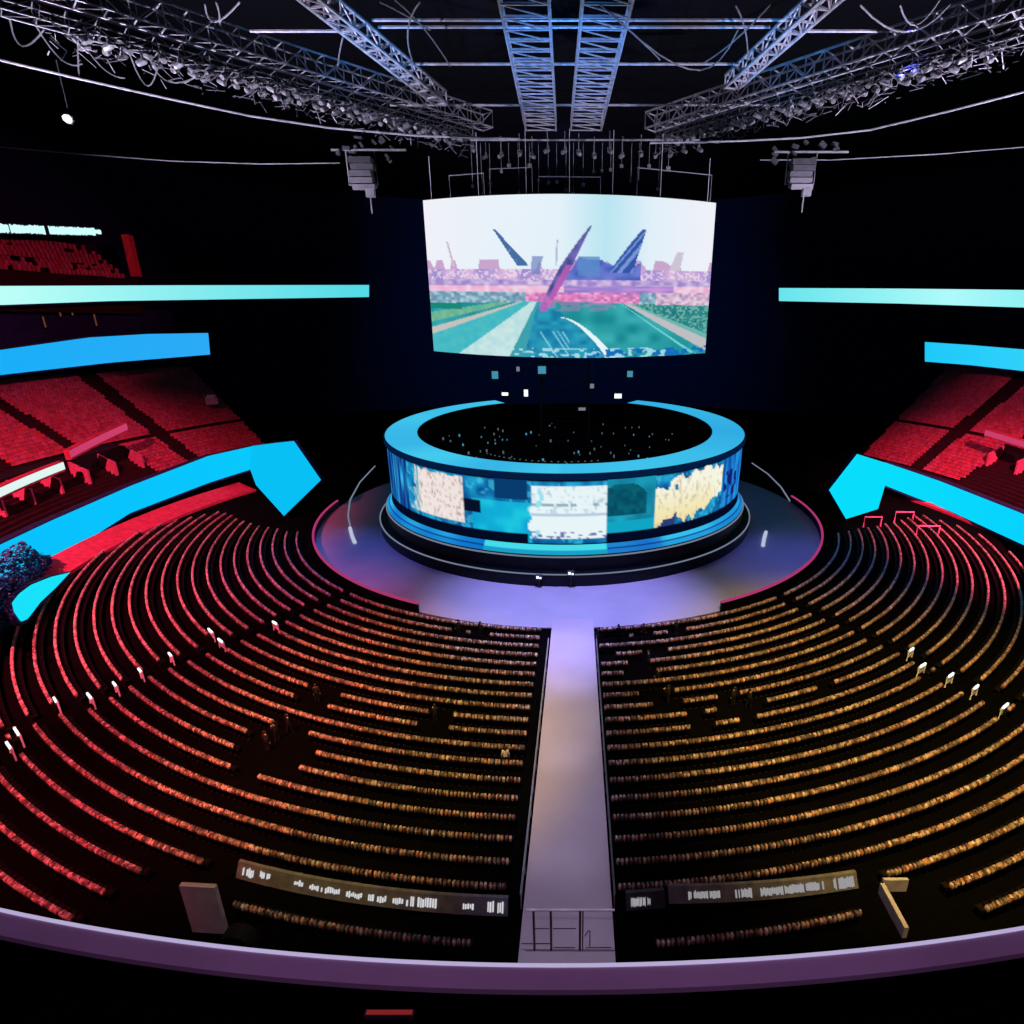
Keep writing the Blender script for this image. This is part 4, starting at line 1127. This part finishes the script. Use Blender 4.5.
for k in range(22):
    px = 470 + k * 9.4 + 3 * hsh(k, 12); z0 = ZR - 1.5; q = on_z(px, 143, z0); L_ = 2.5 + 4.5 * hsh(k, 13)
    t = thing('dropper', 'thin grey rod with a small box hanging above the big screen, %s from the left' % ordw(k + 1), 'rod', q, 'rods above the screen')
    b = MB(); b.bar(q, q - Vector((0, 0, L_)), .045); b.build('rod', M['steel'], t)
    b = MB(); b.box(q - Vector((0, 0, L_)), (.3 + .3 * hsh(k, 14), .3, .4)); b.build('box', M['steel'], t)
# lighting clutter clusters: hanging speaker arrays
def array(px, py0, py1, z, label, w):
    q = on_z(px, py0, z); y = q.y; zb_ = on_y(px, py1, y).z
    t = thing('speaker_array', label, 'speaker cluster', (q.x, q.y, zb_), 'hanging speaker clusters')
    b = MB(); b.tube([(q.x - w / 2, y, q.z), (q.x - w / 2, y, zb_ + 1.5), (q.x + w / 2, y, zb_ + 1.5), (q.x + w / 2, y, q.z)], .10, 5)
    b.bar((q.x - w, y, q.z), (q.x + w * 1.6, y, q.z), .12); b.bar((q.x + w * .2, y, zb_ + 1.5), (q.x + w * .2, y, zb_ - 1.2), .08); b.build('frame', M['steel'], t)
    n = 5
    for k in range(n):
        zz = q.z - .6 - (q.z - zb_ - 1.8) * k / n; b = MB()
        b.box((q.x + .15 * math.sin(k * 2), y - .1, zz - .4), (w * .78, 1.0, (q.z - zb_) / n * .6), Matrix.Rotation(.1 * k, 3, 'X')); b.build('speaker', M['darksteel'], t)
    for k in range(14):
        b = MB(); b.box((q.x + random.uniform(-w, w * 1.2), y + random.uniform(-.4, .4), q.z + random.uniform(-1.4, 1.2)), (random.uniform(.3, .8), .4, random.uniform(.15, .5)), Matrix.Rotation(random.random(), 3, 'Y')); b.build('bracket', M['darksteel'], t)
    b = MB(); b.box((q.x + w * .25, y - .3, zb_ + .7), (.9, .5, .8)); b.build('junction_box', M['steel'], t)
array(360, 150, 201, H * 1.62, 'speaker cluster hanging in a metal frame below the left truss', 3.0)
array(803, 152, 200, H * 1.62, 'speaker cluster hanging in a metal frame below the right truss', 3.0)
# bright single lamp upper left
q = on_z(68, 119, H * 1.7)
t = thing('hanging_lamp', 'single bright white lamp glowing alone at the upper left below the truss', 'lamp', q)
b = MB(); b.tube([q + Vector((0, .5, .2)), q + Vector((0, .1, .05)), q], [.3, .45, .5], 8); b.build('housing', M['darksteel'], t)
b = MB(); b.tube([q + Vector((0, -.02, 0)), q + Vector((.05, -.12, -.12))], [.46, .36], 8); b.build('lens', emi('flood_lens', (.95, 1, 1), 1.5), t)
b = MB(); b.bar(q + Vector((0, .3, .4)), q + Vector((0, .3, 5)), .05); b.build('cable', M['cable'], t)

# ================================================================== LIGHT
def spot(name, loc, target, power, col, size=60, blend=.6, radius=.6):
    L = bpy.data.lights.new(name, 'SPOT'); L.energy = power; L.color = col; L.spot_size = R_(size); L.spot_blend = blend; L.shadow_soft_size = radius
    o = bpy.data.objects.new(name, L); COL.objects.link(o); o.location = loc
    o.rotation_euler = (Vector(target) - Vector(loc)).to_track_quat('-Z', 'Y').to_euler(); return o
AMB, RED, PUR, BLU = (1.0, .64, .13), (1.0, .09, .17), (.72, .55, 1.0), (.25, .30, 1.0)
K = 1000
spot('amber_left', (-8, 11, 2.05 * H), (-13.5, 1.22 * H, 0), 130 * K, AMB, 32, .8)
spot('amber_right', (15, 11, 2.05 * H), (24, 1.22 * H, 0), 235 * K, AMB, 41, .8)
for sx in (-1, 1):
    for ay, tp in ((.86, 14), (1.12, 20), (1.40, 26)): spot('amber_aisle', (sx * 10.5 - .4, 8, 2.05 * H), (sx * 9.6 - .4, ay * H, 0), tp * K, AMB, 14, 1)
spot('red_left', (-44, 4, 1.9 * H), (-65, 1.95 * H, 0), 900 * K, RED, 56, .8)
spot('red_left_near', (-30, 8, 1.9 * H), (-33, 1.26 * H, 0), 240 * K, (1, .08, .12), 46, .8)
spot('red_right', (48, 16, 1.8 * H), (66, 2.45 * H, 0), 1400 * K, RED, 46, .8)
spot('red_tier_left', (-10, 98, 1.7 * H), (-78, 80, .45 * H), 95 * K, (1, .14, .32), 56, .7)
spot('red_tier_right', (10, 98, 1.7 * H), (78, 88, .45 * H), 95 * K, (1, .14, .32), 56, .7)
spot('red_gallery', (-50, 84, 1.6 * H), (-97, 113, 1.33 * H), 36 * K, (1, .08, .2), 50, .8)
for wy, wp, wsz in ((19, 30, 13), (27, 46, 13), (35, 56, 13), (43, 56, 13)): spot('walk', (0, wy, 2.0 * H), (-.4, wy, 0), wp * K, (.72, .64, 1.0), wsz, 1)
spot('apron_front', (0, 44, 2.0 * H), (0, 53.5, 0), 250 * K, (.34, .31, 1.0), 36, .9)
spot('apron_left', (-30, 60, 1.9 * H), (-30, 62, 0), 60 * K, (.14, .15, 1.0), 36, 1)
spot('apron_right', (30, 60, 1.9 * H), (32, 62, 0), 60 * K, (.14, .15, 1.0), 36, 1)
spot('ledge', (0, -4, 1.5 * H), (0, 8.5, .5 * H), 10 * K, (.75, .38, .78), 130, .8)
spot('truss_left', (-46, 48, .9 * H), (-32, 70, ZR), 170 * K, (.86, .74, 1.0), 80, .8)
spot('truss_right', (46, 48, .9 * H), (32, 70, ZR), 170 * K, (.86, .74, 1.0), 80, .8)
spot('truss_centre', (0, 50, 1.2 * H), (0, 66, ZR), 60 * K, (.06, .32, 1.0), 50, .8)
spot('blue_truss_left', (-10, 52, 1.1 * H), (-18.5, 64, ZR), 40 * K, (.04, .34, 1.0), 32, .8)
spot('blue_truss_right', (10, 52, 1.1 * H), (18.5, 64, ZR), 40 * K, (.04, .34, 1.0), 32, .8)
spot('wall_wash', (0, 120, 2.2 * H), (0, 213, .9 * H), 70 * K, (.12, .40, 1.0), 96, .9)
wd = bpy.data.worlds.new('arena_dark'); SC.world = wd; wd.use_nodes = True
bg = wd.node_tree.nodes['Background']; bg.inputs[0].default_value = (.15, .25, .8, 1); bg.inputs[1].default_value = .004

# ================================================================== CAMERA
cam = bpy.data.cameras.new('camera'); co = bpy.data.objects.new('camera', cam); COL.objects.link(co)
cam.sensor_width = 36; cam.lens = F / 1024 * 36; cam.shift_x = (512 - CX) / 1024; cam.clip_end = 600; cam.clip_start = .1
co.location = (0, 0, H); co.rotation_euler = (math.pi / 2 - P, 0, 0)
SC.camera = co
SC.view_settings.view_transform = 'Standard'; SC.view_settings.look = 'None'
SC.view_settings.exposure = 0; SC.view_settings.gamma = 1
SC.view_settings.use_curve_mapping = False
